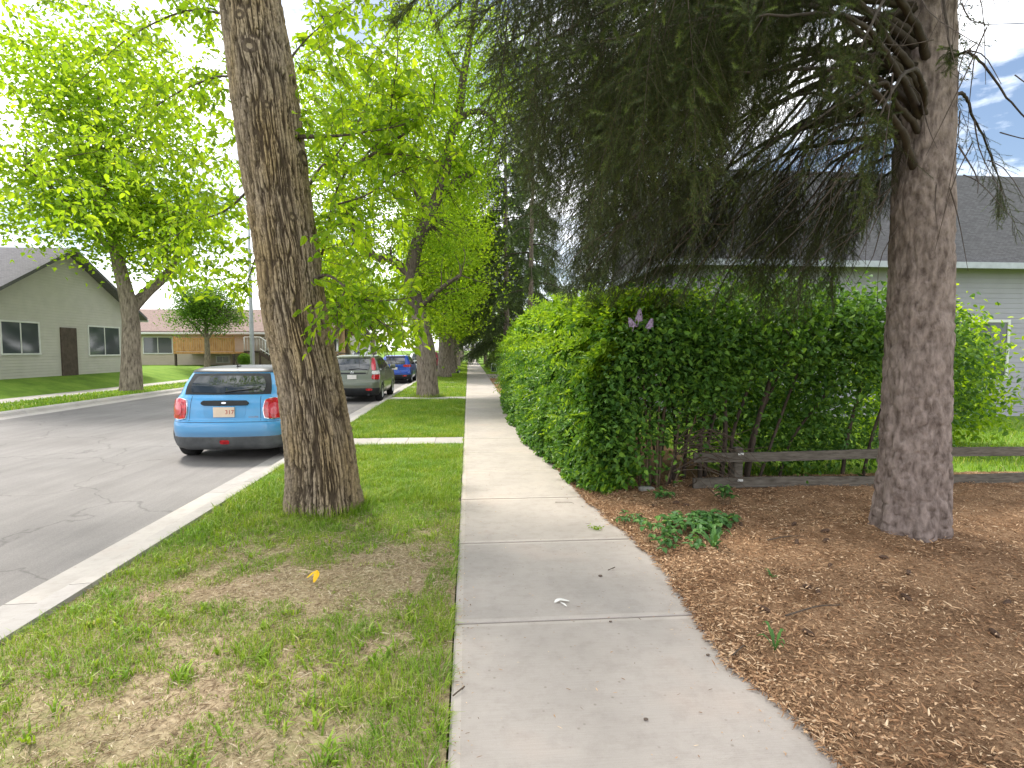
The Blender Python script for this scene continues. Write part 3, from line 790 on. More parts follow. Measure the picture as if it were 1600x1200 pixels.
for i, (x, y, rz, s, lab) in enumerate([
    (-1.30, 37.8, 2.1, 1.0, 'brown trunked elm of the boulevard row standing directly behind the bird'),
    (-1.35, 46, 4.0, .95, 'distant elm trunk merging into the far end of the boulevard row'),
    (-1.25, 55, 1.0, 1.05, 'distant elm trunk merging into the far end of the boulevard row'),
    (-1.35, 66, 5.2, 1.0, 'distant elm trunk merging into the far end of the boulevard row'),
    (-1.35, 80, 3.0, 1.05, 'distant elm trunk merging into the far end of the boulevard row'),
    (-1.35, 96, .3, 1.1, 'distant elm trunk merging into the far end of the boulevard row'),
    (-1.35, 118, 2.4, 1.15, 'distant elm trunk merging into the far end of the boulevard row'), (4.5, 150, 1.4, 1.3, 'hazy broad tree closing the far end of the street, right of the sidewalk'), (-3.5, 175, 3.4, 1.5, 'hazy broad tree closing the far end of the street, left of the sidewalk'), (1.5, 200, 5, 1.4, 'hazy farthest tree straight ahead at the end of the sidewalk')]):
    c = copy_tree(e3); c.location = (x, y, 0); c.rotation_euler.z = rz; c.scale = (s, s, s); c['label'] = lab
# trees across the street
tr = [(0, 0, -.05, .33), (.05, 0, 1.2, .26), (.1, .05, 2.6, .24), (-.2, .1, 4.2, .17), (-.5, .2, 6.5, .12), (-.5, .2, 9, .06)]
lm = [[(.1, .05, 2.55, .2), (.7, 0, 3.2, .17), (1.4, -.2, 4.0, .13), (2.0, -.3, 5.4, .07)], [(-.2, .1, 4.2, .1), (-1.5, .2, 5.5, .08), (-2.6, .1, 6.2, .04)], [(-.3, .1, 5, .1), (.2, 1.4, 6, .08), (.4, 2.4, 7, .04)]]
lb = [((0, 0, 6.2), (3.0, 3.0, 2.2)), ((1.4, -.4, 5.0), (1.8, 1.9, 1.2)), ((-.4, 0, 9), (2.6, 2.6, 2.2)), ((-1.8, .2, 5.6), (1.6, 1.8, 1.3))]
w1 = broadleaf('street_tree', 'forked tree across the street in front of the peach house', (-11.5, 46.5, 0), tr, lm, lb, 330, 70, .16, .10, M['elm'], M['bark_far'], 'street trees across the road', .5)
for (x, y, rz, s, lab) in [(-13.0, 61, 2.0, 1.05, 'far street tree across the road beyond the forked tree'),
                           (-13.2, 78, 4.4, 1.1, 'farthest street tree across the road, hazy green'),
                           (-13.4, 23, 1.2, 1.25, 'street tree across the road nearest the camera, crown over the far sidewalk')]:
    c = copy_tree(w1); c.location = (x, y, 0); c.rotation_euler.z = rz; c.scale = (s, s, s); c['label'] = lab
tr = [(0, 0, -.05, .2), (.05, 0, 1.0, .16), (0, .05, 2.4, .12), (.1, .1, 4, .06)]
lm = [[(0, 0, 1.6, .08), (.8, -.3, 2.6, .06), (1.4, -.4, 3.2, .03)], [(0, 0, 1.8, .08), (-.8, .1, 2.7, .05), (-1.5, .2, 3.3, .03)]]
lb = [((0.2, 0, 3.3), (2.2, 1.8, 1.05)), ((0, 0, 4.3), (1.6, 1.6, 1.0))]
broadleaf('yard_tree', 'rounded green tree hiding the beige house behind the grey lamp post', (-16.6, 36.5, .55), tr, lm, lb, 190, 80, .12, .08, M['elm_dark'], M['bark_far'], None, .4)
# ------------------------------------------------------------------ hedge along the sidewalk
def hedge_profile(Y):
    """front x at the foot, top height along the hedge"""
    xf = np.interp(Y, [5.6, 6.0, 6.6, 8.3, 10, 13, 17, 20.6], [1.62, 1.38, 1.22, 1.10, 1.04, 1.02, 1.15, 1.42])
    top = np.interp(Y, [5.6, 6.5, 9, 12, 18, 20.2, 20.8], [2.15, 2.22, 2.42, 2.40, 2.32, 2.1, 1.5])
    return xf, top
def hedge_points(n, inset=0.0):
    Y = 5.85 + 14.8 * rng.random(n) ** 1.55
    u = rng.random(n)
    xf, top = hedge_profile(Y)
    bz = .36 * (fbm(Y * 1.0, u * 3.2, seed=71) - .5) + .12 * (fbm(Y * 3.2, u * 8, seed=72) - .5)
    # profile parameter: foot -> shoulder -> top -> back
    hs = top - .42
    s = u * (hs + .66 + .9)
    X = np.empty(n); Z = np.empty(n); NX = np.empty(n); NZ = np.empty(n)
    a = s < hs
    X[a] = (xf + .10 * (s / hs) ** 2)[a]; Z[a] = s[a]; NX[a] = -1; NZ[a] = .25
    # skirts spread on the ground
    low = a & (s < .35); X[low] -= .06 * (1 - s[low] / .35)
    b = (~a) & (s < hs + .66); ph = (s - hs)[b] / .66 * np.pi / 2
    X[b] = xf[b] + .10 + .42 * (1 - np.cos(ph)); Z[b] = hs[b] + .42 * np.sin(ph); NX[b] = -np.cos(ph); NZ[b] = np.sin(ph)
    c = s >= hs + .66; X[c] = xf[c] + .52 + (s - hs - .66)[c]; Z[c] = top[c]; NX[c] = 0; NZ[c] = 1
    ins = inset + np.abs(rng.normal(size=n)) * .16
    X += NX * (bz - ins); Z += NZ * (bz - ins)
    # rounded far end and near corner
    k = np.clip((20.7 - Y) / .8, 0, 1) * (Y > 5.95 + .42 * np.clip(X - 1.55, 0, 2) + .45 * (fbm(X * 2.5, Z * 2.5, seed=78) - .5))
    ok = (rng.random(n) < np.clip(k * 2, 0, 1)) & (Z > .02)
    return X[ok], Y[ok], Z[ok], NX[ok], NZ[ok]
hx = thing('hedge', 'tall dense leafy green hedge crowding the right edge of the sidewalk', 'hedge', (1.9, 12, 0))
mb = MB()
X, Y, Z, NX, NZ = hedge_points(150000)
clump = vnoise(X * 3.1 + 7, Y * 3.1, Z * 3.1, seed=74)
k = (clump > .22) & ~((vnoise(X * 6, Y * 6, Z * 6, seed=75) < .28))
X, Y, Z, NX, NZ = [q[k] for q in (X, Y, Z, NX, NZ)]; n = len(X)
T = unit(np.stack([NX * .7, rng.normal(size=n) * .7, NZ * .5 - .35 + rng.normal(size=n) * .5], 1))
N = unit(np.stack([NX * .8, np.full(n, -.25), NZ + .6], 1) + rng.normal(size=(n, 3)) * .42)
s = (.7 + .6 * rng.random(n)) * (1 + .035 * np.clip(Y - 6, 0, 14))
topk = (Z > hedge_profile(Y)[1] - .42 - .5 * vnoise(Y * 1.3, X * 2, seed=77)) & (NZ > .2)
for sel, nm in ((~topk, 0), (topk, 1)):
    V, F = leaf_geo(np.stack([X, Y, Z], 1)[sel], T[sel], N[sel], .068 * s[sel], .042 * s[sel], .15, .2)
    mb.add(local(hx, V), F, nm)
# inner leaves that close the body of the hedge
X, Y, Z, NX, NZ = hedge_points(26000, .28); n = len(X)
V, F = leaf_geo(np.stack([X, Y, Z], 1), rand_dirs(n), unit(np.stack([NX, 0 * X, NZ + .3], 1) + rng.normal(size=(n, 3)) * .4), .12, .08, .1, .1, False)
mb.add(local(hx, V), F, 0)
# sprays poking out at the top and face
for q in range(900):
    y = 6 + 14 * rng.random() ** 1.3; xf, tp = hedge_profile(y)
    if rng.random() < .55: p = np.array([xf + .2 + 1.1 * rng.random(), y, tp - .08]); d = unit([-.3 + rng.normal() * .4, rng.normal() * .4, 1.0])
    else: p = np.array([xf - .02, y, .5 + 1.4 * rng.random()]); d = unit([-1, rng.normal() * .5 - .3, .3 + rng.normal() * .4])
    Ls = .14 + .30 * rng.random() ** 2; kf = 11
    ss = np.linspace(.1, 1, kf)[:, None]; pts = p + d * Ls * ss + np.array([0, 0, -.08]) * ss ** 2
    sd = unit(np.cross(d, rand_dirs(1)[0])); sg = np.where(np.arange(kf) % 2, 1, -1)[:, None]
    V, F = leaf_geo(pts, d * .6 + sd * sg * .8, unit(np.array([0, -.3, 1]) + rng.normal(size=(kf, 3)) * .4), .055 + .015 * rng.random(kf), .03, .15, .2)
    mb.add(local(hx, V), F, 1 if p[2] > 1.6 or rng.random() < .3 else 0)
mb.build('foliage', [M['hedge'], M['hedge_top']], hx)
mb = MB()
for q in range(110):
    y = 6.1 + 14 * rng.random(); xf, tp = hedge_profile(y); x = xf + .35 + .8 * rng.random()
    mb.tube(local(hx, smooth_path([[x, y, -.02], [x + rng.normal() * .1, y + rng.normal() * .1, .9], [x + rng.normal() * .25, y + rng.normal() * .25, tp - .25]], 8)), np.linspace(.017, .006, 8), 5)
mb.build('stems', M['stem_dark'], hx)['kind'] = 'stuff'

# ------------------------------------------------------------------ lilac at the hedge's near corner, bare below
def bush(name, label, loc, stems, lobes, nc, per, L, W, mat, stem_mat, spread=.16, cat='bush', bare=None):
    b = thing(name, label, cat, loc)
    for st in stems:
        p = smooth_path([q[:3] for q in st], 14); r = np.interp(np.linspace(0, 1, 14), np.linspace(0, 1, len(st)), [q[3] for q in st])
        MB().tube(p, r, 7).build('stem', stem_mat, b)
    C, Q = clumps(nc, lobes, spread, per)
    Q = Q[Q[:, 2] > .04]
    a = rng.uniform(0, 6.283, len(Q))
    V, F = crown_geo(Q, L, W, droop=.5, tilt=.6, fine=True)
    MB().add(V, F).build('foliage', mat, b)
    mb = MB()
    tops = np.concatenate([np.array([q[:3] for q in st[1:]]) for st in stems])
    for c in C[:110]:
        s = tops[np.argmin(((tops - c) ** 2).sum(1))]
        mb.tube(smooth_path([s, (s + c) / 2 + rng.normal(size=3) * .04, c], 5), np.linspace(.006, .002, 5), 3, caps=False)
    if bare:
        for pts in bare: mb.tube(smooth_path(pts, 12), np.linspace(.0075, .0025, 12), 5, caps=False)
    mb.build('twigs', M['twig'], b)['kind'] = 'stuff'
    return b
LX, LY = 2.15, 6.15
st = []
for (dx, dy, tx, tz, r) in [(-.10, 0, -.18, 1.9, .016), (-.04, .05, -.05, 2.0, .018), (.0, -.05, .06, 1.85, .014), (.05, .02, .22, 1.9, .016), (.12, .0, .45, 1.7, .015), (.02, .1, .30, 2.0, .014), (-.15, .1, -.35, 1.8, .015), (.18, -.06, .62, 1.25, .013)]:
    st.append([(dx, dy, -.03, r), (dx + (tx - dx) * .25 + rng.normal() * .02, dy - .02, tz * .33, r * .85), (dx + (tx - dx) * .6, dy + .02, tz * .66, r * .7), (tx, dy + .05, tz, r * .35)])
lob = [((-.05, -.05, 1.75), (.55, .35, .42)), ((.55, .1, 1.65), (.5, .4, .38)), ((-.35, -.15, 1.1), (.3, .25, .55)), ((.25, -.02, 1.2), (.4, .25, .3)), ((.75, 0, 1.15), (.3, .25, .25)), ((-.45, -.15, .45), (.25, .2, .35)), ((-.2, -.05, .7), (.2, .15, .3))]
bare = []
for q in range(26):
    x0 = .1 + .3 * rng.random(); z0 = .2 + .45 * rng.random(); a = rng.uniform(-.5, .5); l = .3 + .6 * rng.random()
    bare.append([(x0, -.1, z0), (x0 + l * .5, -.16 - .08 * rng.random(), z0 + .12 * rng.normal() + .06), (x0 + l, -.2 - .1 * rng.random(), z0 + .16 * rng.normal() - .05)])
bare.append([(.36, -.1, .05), (.32, -.42, .2), (.20, -.55, .33)]); bare.append([(.55, -.55, .0), (.42, -.55, .12), (.30, -.5, .24)])
lil = bush('lilac_bush', 'lilac bush with bare pale stems below and three pale purple blossoms on top', (LX, LY, .03), st, lob, 200, 38, .066, .044, M['lilac'], M['stem'], bare=bare)
M['blossom'] = leaf_mat('lilac blossom', [(0, (.46, .34, .55)), (1, (.68, .56, .74))], .3, (1.1, 1.05, 1.1))
for (px, py, h, tx) in [(998, 493, .13, .1), (990, 504, .09, -.5), (1014, 506, .10, .3)]:
    p = at(px, py, 5.72) - np.array([LX, LY, .03])
    n = 260; hh = rng.random(n); a = rng.uniform(0, 6.28, n); r = .040 * np.sqrt(np.clip(1 - hh, .05, 1)) * (hh > .02)
    C = np.stack([np.cos(a) * r + tx * hh * h, np.sin(a) * r, (hh - .5) * h], 1) + p
    mb = MB()
    for g in range(4):
        an = a + g * math.pi / 2; D = unit(np.stack([np.cos(a), np.sin(a), .2 + 0 * a], 1)); S = unit(np.cross(D, rand_dirs(n)))
        V, F = leaf_geo(C, unit(np.cross(D, S) * math.sin(g * 1.571) + S * math.cos(g * 1.571)) + D * .25, D, .010, .008, .1, .1, False); mb.add(V, F)
    mb.tube(smooth_path([p + [0, .03, -h * .5 - .05], p + [0, 0, -h * .3], p + [tx * h * .5, 0, h * .4]], 6), .003, 4, 0)
    mb.build('blossom', M['blossom'], lil)

# leggy shrub behind the low fence: dark bare trunks, light between them
st = []
for (bx, by, tx, tz, r) in [(-.55, .1, -.35, 2.0, .030), (-.42, .3, -.05, 2.1, .026), (-.30, .1, -.12, 1.9, .030), (-.12, .25, .30, 2.1, .024), (.05, .15, .55, 2.1, .034), (.10, .3, .75, 2.1, .022), (.22, .2, 1.0, 2.0, .020), (-.7, .25, -.6, 1.9, .026), (.55, .3, 1.5, 1.7, .020), (-.85, .2, -.9, 1.9, .022), (1.4, .3, 1.7, 2.0, .025), (1.6, .2, 2.2, 2.0, .022)]:
    st.append([(bx, by, -.05, r), (bx + (tx - bx) * .22 + rng.normal() * .02, by + rng.normal() * .03, tz * .3, r * .9), (bx + (tx - bx) * .6 + rng.normal() * .03, by + rng.normal() * .04, tz * .65, r * .75), (tx, by, tz, r * .4)])
lob = [((-.5, .0, 1.95), (.8, .5, .40)), ((.5, .0, 1.95), (.8, .5, .42)), ((1.4, .1, 1.95), (.8, .5, .42)), ((0, .1, 1.6), (1.0, .4, .3)), ((.5, 1.2, 1.2), (1.8, .4, .9)), ((1.3, .1, 1.35), (.7, .4, .35)), ((.9, .5, .55), (1.7, .35, .45)), ((.5, .7, 2.15), (1.6, .5, .45)), ((-.55, -.05, 1.35), (.5, .3, .32)), ((.2, -.1, 1.45), (.3, .3, .2)), ((-.25, -.2, .85), (.22, .18, .2)), ((1.0, .2, 1.2), (.35, .3, .5)), ((1.7, .2, 1.7), (.8, .4, .5)), ((2.6, .3, 1.4), (.7, .4, .8)), ((-.75, .1, .75), (.3, .2, .5))]
bush('leggy_shrub', 'leggy shrub with dark leaning trunks standing behind the low rail fence', (3.35, 6.3, .0), st, lob, 760, 38, .068, .044, M['lilac'], M['stem_dark'])
# bright sunlit bushes in the yard behind
for (x, y, z, rx, rz, lab) in [(4.6, 9.3, 1.35, 1.1, 1.35, 'bright yellow green bush in the yard behind the leggy shrub'), (7.6, 8.6, 1.1, 1.2, 1.1, 'bright green bush at the right end of the back yard')]:
    stt = [[(0, 0, -.05, .03), (rng.normal() * .1, .05, z * .6, .025), (rng.normal() * .3, rng.normal() * .2, z * 1.5, .01)] for _ in range(5)]
    bush('garden_bush', lab, (x, y, 0), stt, [((0, 0, z), (rx, .9, rz)), ((.3, .1, z + .4), (rx * .7, .7, rz * .8))], 260, 42, .08, .05, M['elm_near'], M['stem'], .2)
# shrub with pale new leaves by the lawn up the street
stt = [[(0, 0, -.05, .05), (rng.normal() * .2, .05, .9, .04), (rng.normal() * .7, rng.normal() * .4, 2.3, .015)] for _ in range(6)]
bush('lawn_shrub', 'loose pale leaved shrub at the lawn beyond the hedge end', (2.75, 38.3, 0), stt, [((-.1, 0, 1.6), (1.1, 1.0, 1.3)), ((-.7, 0, 2.0), (.8, .8, .6)), ((.6, 0, 2.6), (1.0, .8, .6))], 150, 46, .13, .08, M['shrub'], M['stem_dark'], .3)

# ------------------------------------------------------------------ low rail fence
M['fence'] = bark_plain('shaded weathered grey wood', (.075, .065, .052), (.165, .148, .125), zs=6, sc=7, b=.4, d=.01)  # weathered wood, darkened to put the shadow on the rails into its colour
M['white_metal'] = simple('white painted bracket', (.62, .62, .60), .5, var=.2)
fn = thing('rail_fence', 'low weathered two rail wooden fence under the lilac and shrub', 'fence', (2.55, 6.02, 0))
for zc, hh in ((.43, .105), (.115, .115)):
    mb = MB(); xs = np.linspace(0, 6.3, 60)
    zz_ = zc + .012 * np.sin(xs * 1.3 + zc * 9) + .006 * rng.normal(size=60) * 0
    y0, y1 = -.02, .02
    V = np.concatenate([np.stack([xs, np.full(60, y), zz_ + s * hh / 2 + .002 * np.sin(xs * 23 + s)], 1) for y, s in ((y0, -1), (y1, -1), (y1, 1), (y0, 1))])
    i = np.arange(59); F = np.concatenate([np.stack([a * 60 + i, a * 60 + i + 1, b * 60 + i + 1, b * 60 + i], 1) for a, b in ((0, 1), (1, 2), (2, 3), (3, 0))])
    mb.add(V, F); mb.add(V, [[0, 180, 120, 60], [59, 119, 179, 239]]); mb.build('rail', M['fence'], fn)
for px in (.55, 2.95, 5.35):
    MB().box((px - .05, .022, -.2), (px + .05, .12, .52), bev=.008).build('post', M['fence'], fn)
    for zc in (.445, .14):
        MB().box((px - .035, -.026, zc), (px + .03, -.0195, zc + .025), bev=.002).build('bracket', M['white_metal'], fn)
# pale stone lying under the lilac
M['stone'] = simple('pale stone', (.30, .29, .26), .9, var=.3, vs=20, bump=.5)
def rock(loc, sx, sy, sz, seed):
    nu, nv = 22, 14
    u, v = np.meshgrid(np.arange(nu) / nu * 6.283, np.linspace(.02, 3.12, nv))
    d = np.stack([np.cos(u) * np.sin(v), np.sin(u) * np.sin(v), np.cos(v)], -1)
    d = np.sign(d) * np.abs(d) ** .7
    r = 1 + .35 * (fbm(d[..., 0] * 2, d[..., 1] * 2, d[..., 2] * 2, seed=seed) - .5)
    V = (d * r[..., None] * np.array([sx, sy, sz])).reshape(-1, 3)
    i = np.arange(nv - 1)[:, None] * nu; j = np.arange(nu)[None, :]
    F = np.stack([i + j, i + nu + j, i + nu + (j + 1) % nu, i + (j + 1) % nu], -1).reshape(-1, 4)
    return V, F
V, F = rock(None, .10, .05, .035, 3)
o = MB().add(V, F, 0, True).build('stone', M['stone']); o.location = (2.02, 6.05, .06); o.rotation_euler = (0, .1, .2)
tag(o, 'pale flat stone half hidden at the foot of the lilac stems', 'stone')

# ------------------------------------------------------------------ weeds in the mulch
def weed(label, x, y, n, spread_, L, W, h, mat=None, name='weed_plant', group=None):
    z0 = float(mulch_z(np.array([x]), np.array([y]))[0])
    b = thing(name, label, 'weed', (x, y, z0), 0, group)
    mb = MB(); ms = MB()
    for k in range(n):
        a = rng.uniform(0, 6.28); r = spread_ * math.sqrt(rng.random()); p = np.array([r * math.cos(a), r * math.sin(a) * .8, 0])
        hh = h * (.5 + .7 * rng.random()); tip = p + np.array([rng.normal() * .02, rng.normal() * .02, hh])
        ms.tube(smooth_path([p + [0, 0, -.02], (p + tip) / 2 + rng.normal(size=3) * .005, tip], 4), .0016, 3, caps=False)
        m_ = 3; aa = rng.uniform(0, 6.28) + np.arange(m_) * 2.1
        T = np.stack([np.cos(aa), np.sin(aa), -.15 + .25 * rng.normal(size=m_)], 1)
        V, F = leaf_geo(np.tile(tip, (m_, 1)), T, unit(np.array([0, 0, 1.0]) + rng.normal(size=(m_, 3)) * .25), L * (.7 + .6 * rng.random(m_)), W * (.8 + .4 * rng.random(m_)), .12, .25)
        mb.add(V, F)
    mb.build('leaves', mat or M['weed'], b); ms.build('stems', M['stem'], b)
    return b
weed('leafy creeping weed patch spilling over the mulch edge by the sidewalk', 1.74, 4.54, 58, .30, .062, .046, .10)
weed('small loose weed trailing towards the camera in front of the creeping patch', 1.66, 4.24, 20, .2, .055, .04, .07)
weed('leafy weed clump in the mulch between the creeping patch and the dandelion', 2.02, 4.66, 44, .26, .060, .044, .09)
weed('dark leafy weed clump in the mulch below the low fence', 2.28, 4.80, 34, .17, .065, .05, .08)
weed('upright dark weed standing in the mulch close to the fence post', 2.62, 5.35, 22, .09, .06, .042, .17)
weed('small weed at the foot of the lilac stems', 2.05, 5.62, 16, .08, .055, .04, .09)
weed('pale wispy weed at the corner of hedge and mulch', 1.50, 4.98, 18, .13, .045, .025, .07)
def rosette(label, x, y, n, L, W, up, group=None):
    z0 = float(mulch_z(np.array([x]), np.array([y]))[0]); mb = MB()
    a = rng.uniform(0, 6.28, n); n_ = n
    seg = 5
    for k in range(n):
        d = np.array([math.cos(a[k]), math.sin(a[k]), 0]); s = np.array([-d[1], d[0], 0]); l = L * (.6 + .6 * rng.random()); uu = up * (.5 + rng.random())
        ts = np.linspace(0, 1, 9); w = W * np.sin(np.clip(ts * 3.0 + .15, 0, 3.14)) * np.where(np.arange(9) % 2, 1.0, .55)
        c = d * (ts * l)[:, None] + np.array([0, 0, 1.0]) * (uu * np.sin(ts * 2.2))[:, None] * l
        V = np.concatenate([c - s * w[:, None], c + [0, 0, -.004], c + s * w[:, None]])
        i = np.arange(8); F = np.concatenate([np.stack([i, i + 1, i + 10, i + 9], 1), np.stack([i + 9, i + 10, i + 19, i + 18], 1)])
        mb.add(V, F)
    o = mb.build('weed_plant', M['weed']); o.location = (x, y, z0); tag(o, label, 'weed', group)
    return o
rosette('dandelion like rosette with long toothed leaves in the mulch', 1.95, 4.18, 13, .16, .02, .75)
rosette('lone small green weed near the right bottom edge of the mulch', 1.62, 2.72, 6, .09, .012, 1.1)
rosette('tiny bright weed in open mulch beyond the dandelion rosette', 2.12, 3.62, 6, .05, .010, .6)
# ------------------------------------------------------------------ spruces
def needles_on(pts, per_m, L, W, tipval, droop=0.0, ang=.9):
    """needles all round a twig polyline; returns verts, tris, tip attr"""
    P = np.asarray(pts); seg = np.diff(P, axis=0); ln = np.linalg.norm(seg, axis=1); tot = ln.sum(); n = max(4, int(tot * per_m))
    s = (np.arange(n) + rng.random(n)) / n * tot; cs = np.concatenate([[0], np.cumsum(ln)])
    i = np.clip(np.searchsorted(cs, s) - 1, 0, len(ln) - 1); f = ((s - cs[i]) / ln[i])[:, None]
    B = P[i] + seg[i] * f; T = unit(seg[i])
    A = unit(np.cross(T, rand_dirs(n)))
    D = unit(T * (1 - ang * .55) + A * ang)
    Sd = unit(np.cross(D, A + .01)) * W * .5
    l = (L * (.75 + .4 * rng.random(n)))[:, None]
    V = np.stack([B - Sd, B + Sd, B + D * l], 1).reshape(-1, 3)
    F = np.arange(n * 3).reshape(-1, 3)
    return V, F, np.repeat(np.full(n, tipval) if np.isscalar(tipval) else tipval(s / tot), 3)

def spray(Ls, per_m, L, W, side_step=.05, newgrowth=.35, hang=.0, side=.42):
    """one branchlet along +X (drooping to -Z by hang), side twigs left and right. returns needles(V,F,attr), wood(V,F)"""
    t = np.linspace(0, 1, 9)
    ax = np.stack([t * Ls, .03 * Ls * np.sin(t * 3 + rng.random() * 6), -hang * Ls * t ** 1.6], 1)
    NV, NF, NA, WV, WF = [], [], [], [], []; nn = wn = 0
    def add(pts, r0, new):
        nonlocal nn, wn
        V, F, A = needles_on(pts, per_m, L, W, lambda s: np.where(s > .62, new, 0.0)); NV.append(V); NF.append(F + nn); NA.append(A); nn += len(V)
        V, F = tube(pts, np.linspace(r0, r0 * .4, len(pts)), 3); WV.append(V); WF.append(F + wn); wn += len(V)
    add(ax, .0028, newgrowth * (rng.random() < .6))
    k = int(Ls / side_step)
    for q in range(k):
        u = .12 + .8 * (q + rng.random() * .5) / k; p = np.array([np.interp(u, t, ax[:, a]) for a in range(3)])
        sg = 1 if q % 2 else -1
        l = Ls * (side * (1 - u) + .10) * (.5 + .8 * rng.random()); w_ = .45 + .6 * rng.random()
        d = unit([.8, sg * w_, .25 * rng.normal()])
        ts = np.linspace(0, 1, 5)[:, None]
        pts = p + d * l * ts + (np.array([.25, 0, 0]) + rng.normal(size=3) * .18) * l * ts ** 2
        add(pts, .0014, newgrowth * (rng.random() < .5))
    return np.concatenate(NV), np.concatenate(NF), np.concatenate(NA), np.concatenate(WV), np.concatenate(WF)

def place(V, p, x, up):
    X = unit(x); Yv = unit(np.cross(up, X)); Z = np.cross(X, Yv)
    return p + V[:, :1] * X + V[:, 1:2] * Yv + V[:, 2:3] * Z

M['spruce_twig'] = simple('spruce twig', (.045, .034, .024), .9, var=.3, vs=20)
class Boughs:
    def __init__(s): s.N = MB(); s.A = []; s.W = MB()
    def add(s, spr, p, x, up, sc=1.0, new=1.0):
        V, F, A, wv, wf = spr
        s.N.add(place(V * sc, p, x, up), F); s.A.append(A * new); s.W.add(place(wv * sc, p, x, up), wf)
    def build(s, parent, mat, nm='needles'):
        o = s.N.build(nm, mat, parent); a = o.data.attributes.new('tip', 'FLOAT', 'POINT'); a.data.foreach_set('value', np.concatenate(s.A).astype(np.float32))
        o2 = s.W.build('twigs', M['spruce_twig'], parent); o2['kind'] = 'stuff'
        return o

SX, SY = 3.75, 4.35
sp = thing('spruce_tree', 'large dark spruce at the right whose drooping boughs hang over mulch and sidewalk', 'tree', (SX, SY, 0))
P = smooth_path([(0, 0, -.1), (.02, 0, .4), (.03, .02, 2), (0, .05, 5), (0, 0, 9), (0, 0, 14)], 420)
V, F = tube(P, np.interp(np.linspace(0, 1, 420), [0, .035, .1, .4, .7, 1], [.50, .32, .26, .22, .15, .04]), 150)
fl = np.abs(vnoise(V[:, 0] * 26, V[:, 1] * 26, V[:, 2] * 13, seed=82) - .5) * 2
V = V + unit(V * [1, 1, 0]) * (.04 * (fbm(V[:, 0] * 10, V[:, 1] * 10, V[:, 2] * 4, seed=81) - .5) + .018 * np.clip(fl / .35, 0, 1) + .05 * np.exp(-np.clip(V[:, 2], 0, 9) / .25) * np.sin(np.arctan2(V[:, 1], V[:, 0]) * 6))[:, None]
MB().add(V, F, 0, True).build('trunk', M['bark_spruce'], sp)
SPR = [spray(.34 + .16 * rng.random(), 620, .017, .0019, .035, .5, .15) for _ in range(5)]
SPRL = [spray(.8 + .3 * rng.random(), 560, .018, .0023, .036, .35, .05, .20) for _ in range(5)]
bo = Boughs()
# boughs: tip aimed at a place (x, y in the photograph's pixels, distance) and start height on the trunk
TIPS = [
    # left-most fingers over the walk, close to the camera
    (665, -25, 2.7, 4.9), (735, -20, 2.5, 4.6), (600, -70, 3.1, 5.6), (800, 20, 2.6, 4.3), (850, 40, 2.9, 4.1),
    (705, -60, 3.3, 5.6), (770, -40, 3.6, 5.2), (830, 110, 3.4, 3.9), (880, 150, 3.2, 3.6), (930, 60, 2.6, 3.7), (980, 0, 2.4, 3.7),
    (870, 250, 4.2, 3.8), (850, 200, 4.9, 4.3), (900, 330, 5.2, 3.6), (930, 240, 4.0, 3.3), (960, 330, 4.8, 3.2), (990, 160, 3.3, 3.3),
    (1010, 330, 5.0, 3.0), (1060, 370, 5.3, 2.9), (1110, 380, 5.0, 2.8), (1160, 360, 4.9, 2.8), (1210, 340, 4.6, 2.8), (1040, 260, 4.0, 3.0), (1100, 280, 4.0, 2.9), (1180, 270, 3.7, 2.9),
    (1260, 330, 4.5, 2.8), (1250, 200, 3.3, 3.0), (1100, 110, 2.9, 3.3), (1190, 60, 2.7, 3.5), (1060, 20, 2.7, 3.8), (1130, -60, 3.3, 4.6), (1000, -100, 3.6, 5.2), (900, -120, 3.8, 5.5), (820, -110, 4.2, 5.8), (1200, -90, 2.9, 4.5),
    (1320, 330, 5.2, 3.0), (1560, 300, 5.0, 3.0), (1600, 180, 3.6, 3.2), (1500, 60, 3.2, 4.0), (1330, 60, 2.6, 3.6), (1380, 180, 2.9, 3.1), (1560, -40, 3.4, 4.6),
    (880, 20, 5.0, 5.2), (960, 130, 5.6, 4.6), (940, -40, 5.6, 5.6),
    (870, 320, 6.6, 4.2), (905, 385, 7.0, 3.9), (935, 400, 6.6, 3.6), (965, 390, 6.8, 3.5), (1000, 370, 6.4, 3.3), (860, 130, 4.4, 4.6), (810, 60, 3.5, 4.9), (835, 170, 5.4, 5.0), (920, 200, 5.4, 4.4), (1010, 60, 4.4, 4.6), (960, 60, 3.6, 4.4), (1090, 200, 5.0, 3.6), (1180, 230, 5.2, 3.5), (1040, 170, 5.0, 4.0), (1240, 270, 5.5, 3.2),
    (980, 440, 5.6, 2.7), (1050, 455, 5.4, 2.6), (1130, 450, 5.3, 2.55), (1160, 435, 5.8, 2.6), (1230, 430, 5.2, 2.5), (1250, 440, 5.7, 2.55), (1010, 440, 6.2, 2.8), (950, 440, 6.4, 3.0), (1070, 425, 4.9, 2.6), (1190, 425, 4.8, 2.55), (1290, 420, 5.4, 2.6),
    (1090, 440, 5.6, 2.6), (1010, 420, 5.7, 2.8), (1200, 420, 5.4, 2.55), (930, 420, 5.9, 3.1), (880, 380, 6.3, 3.5),
]
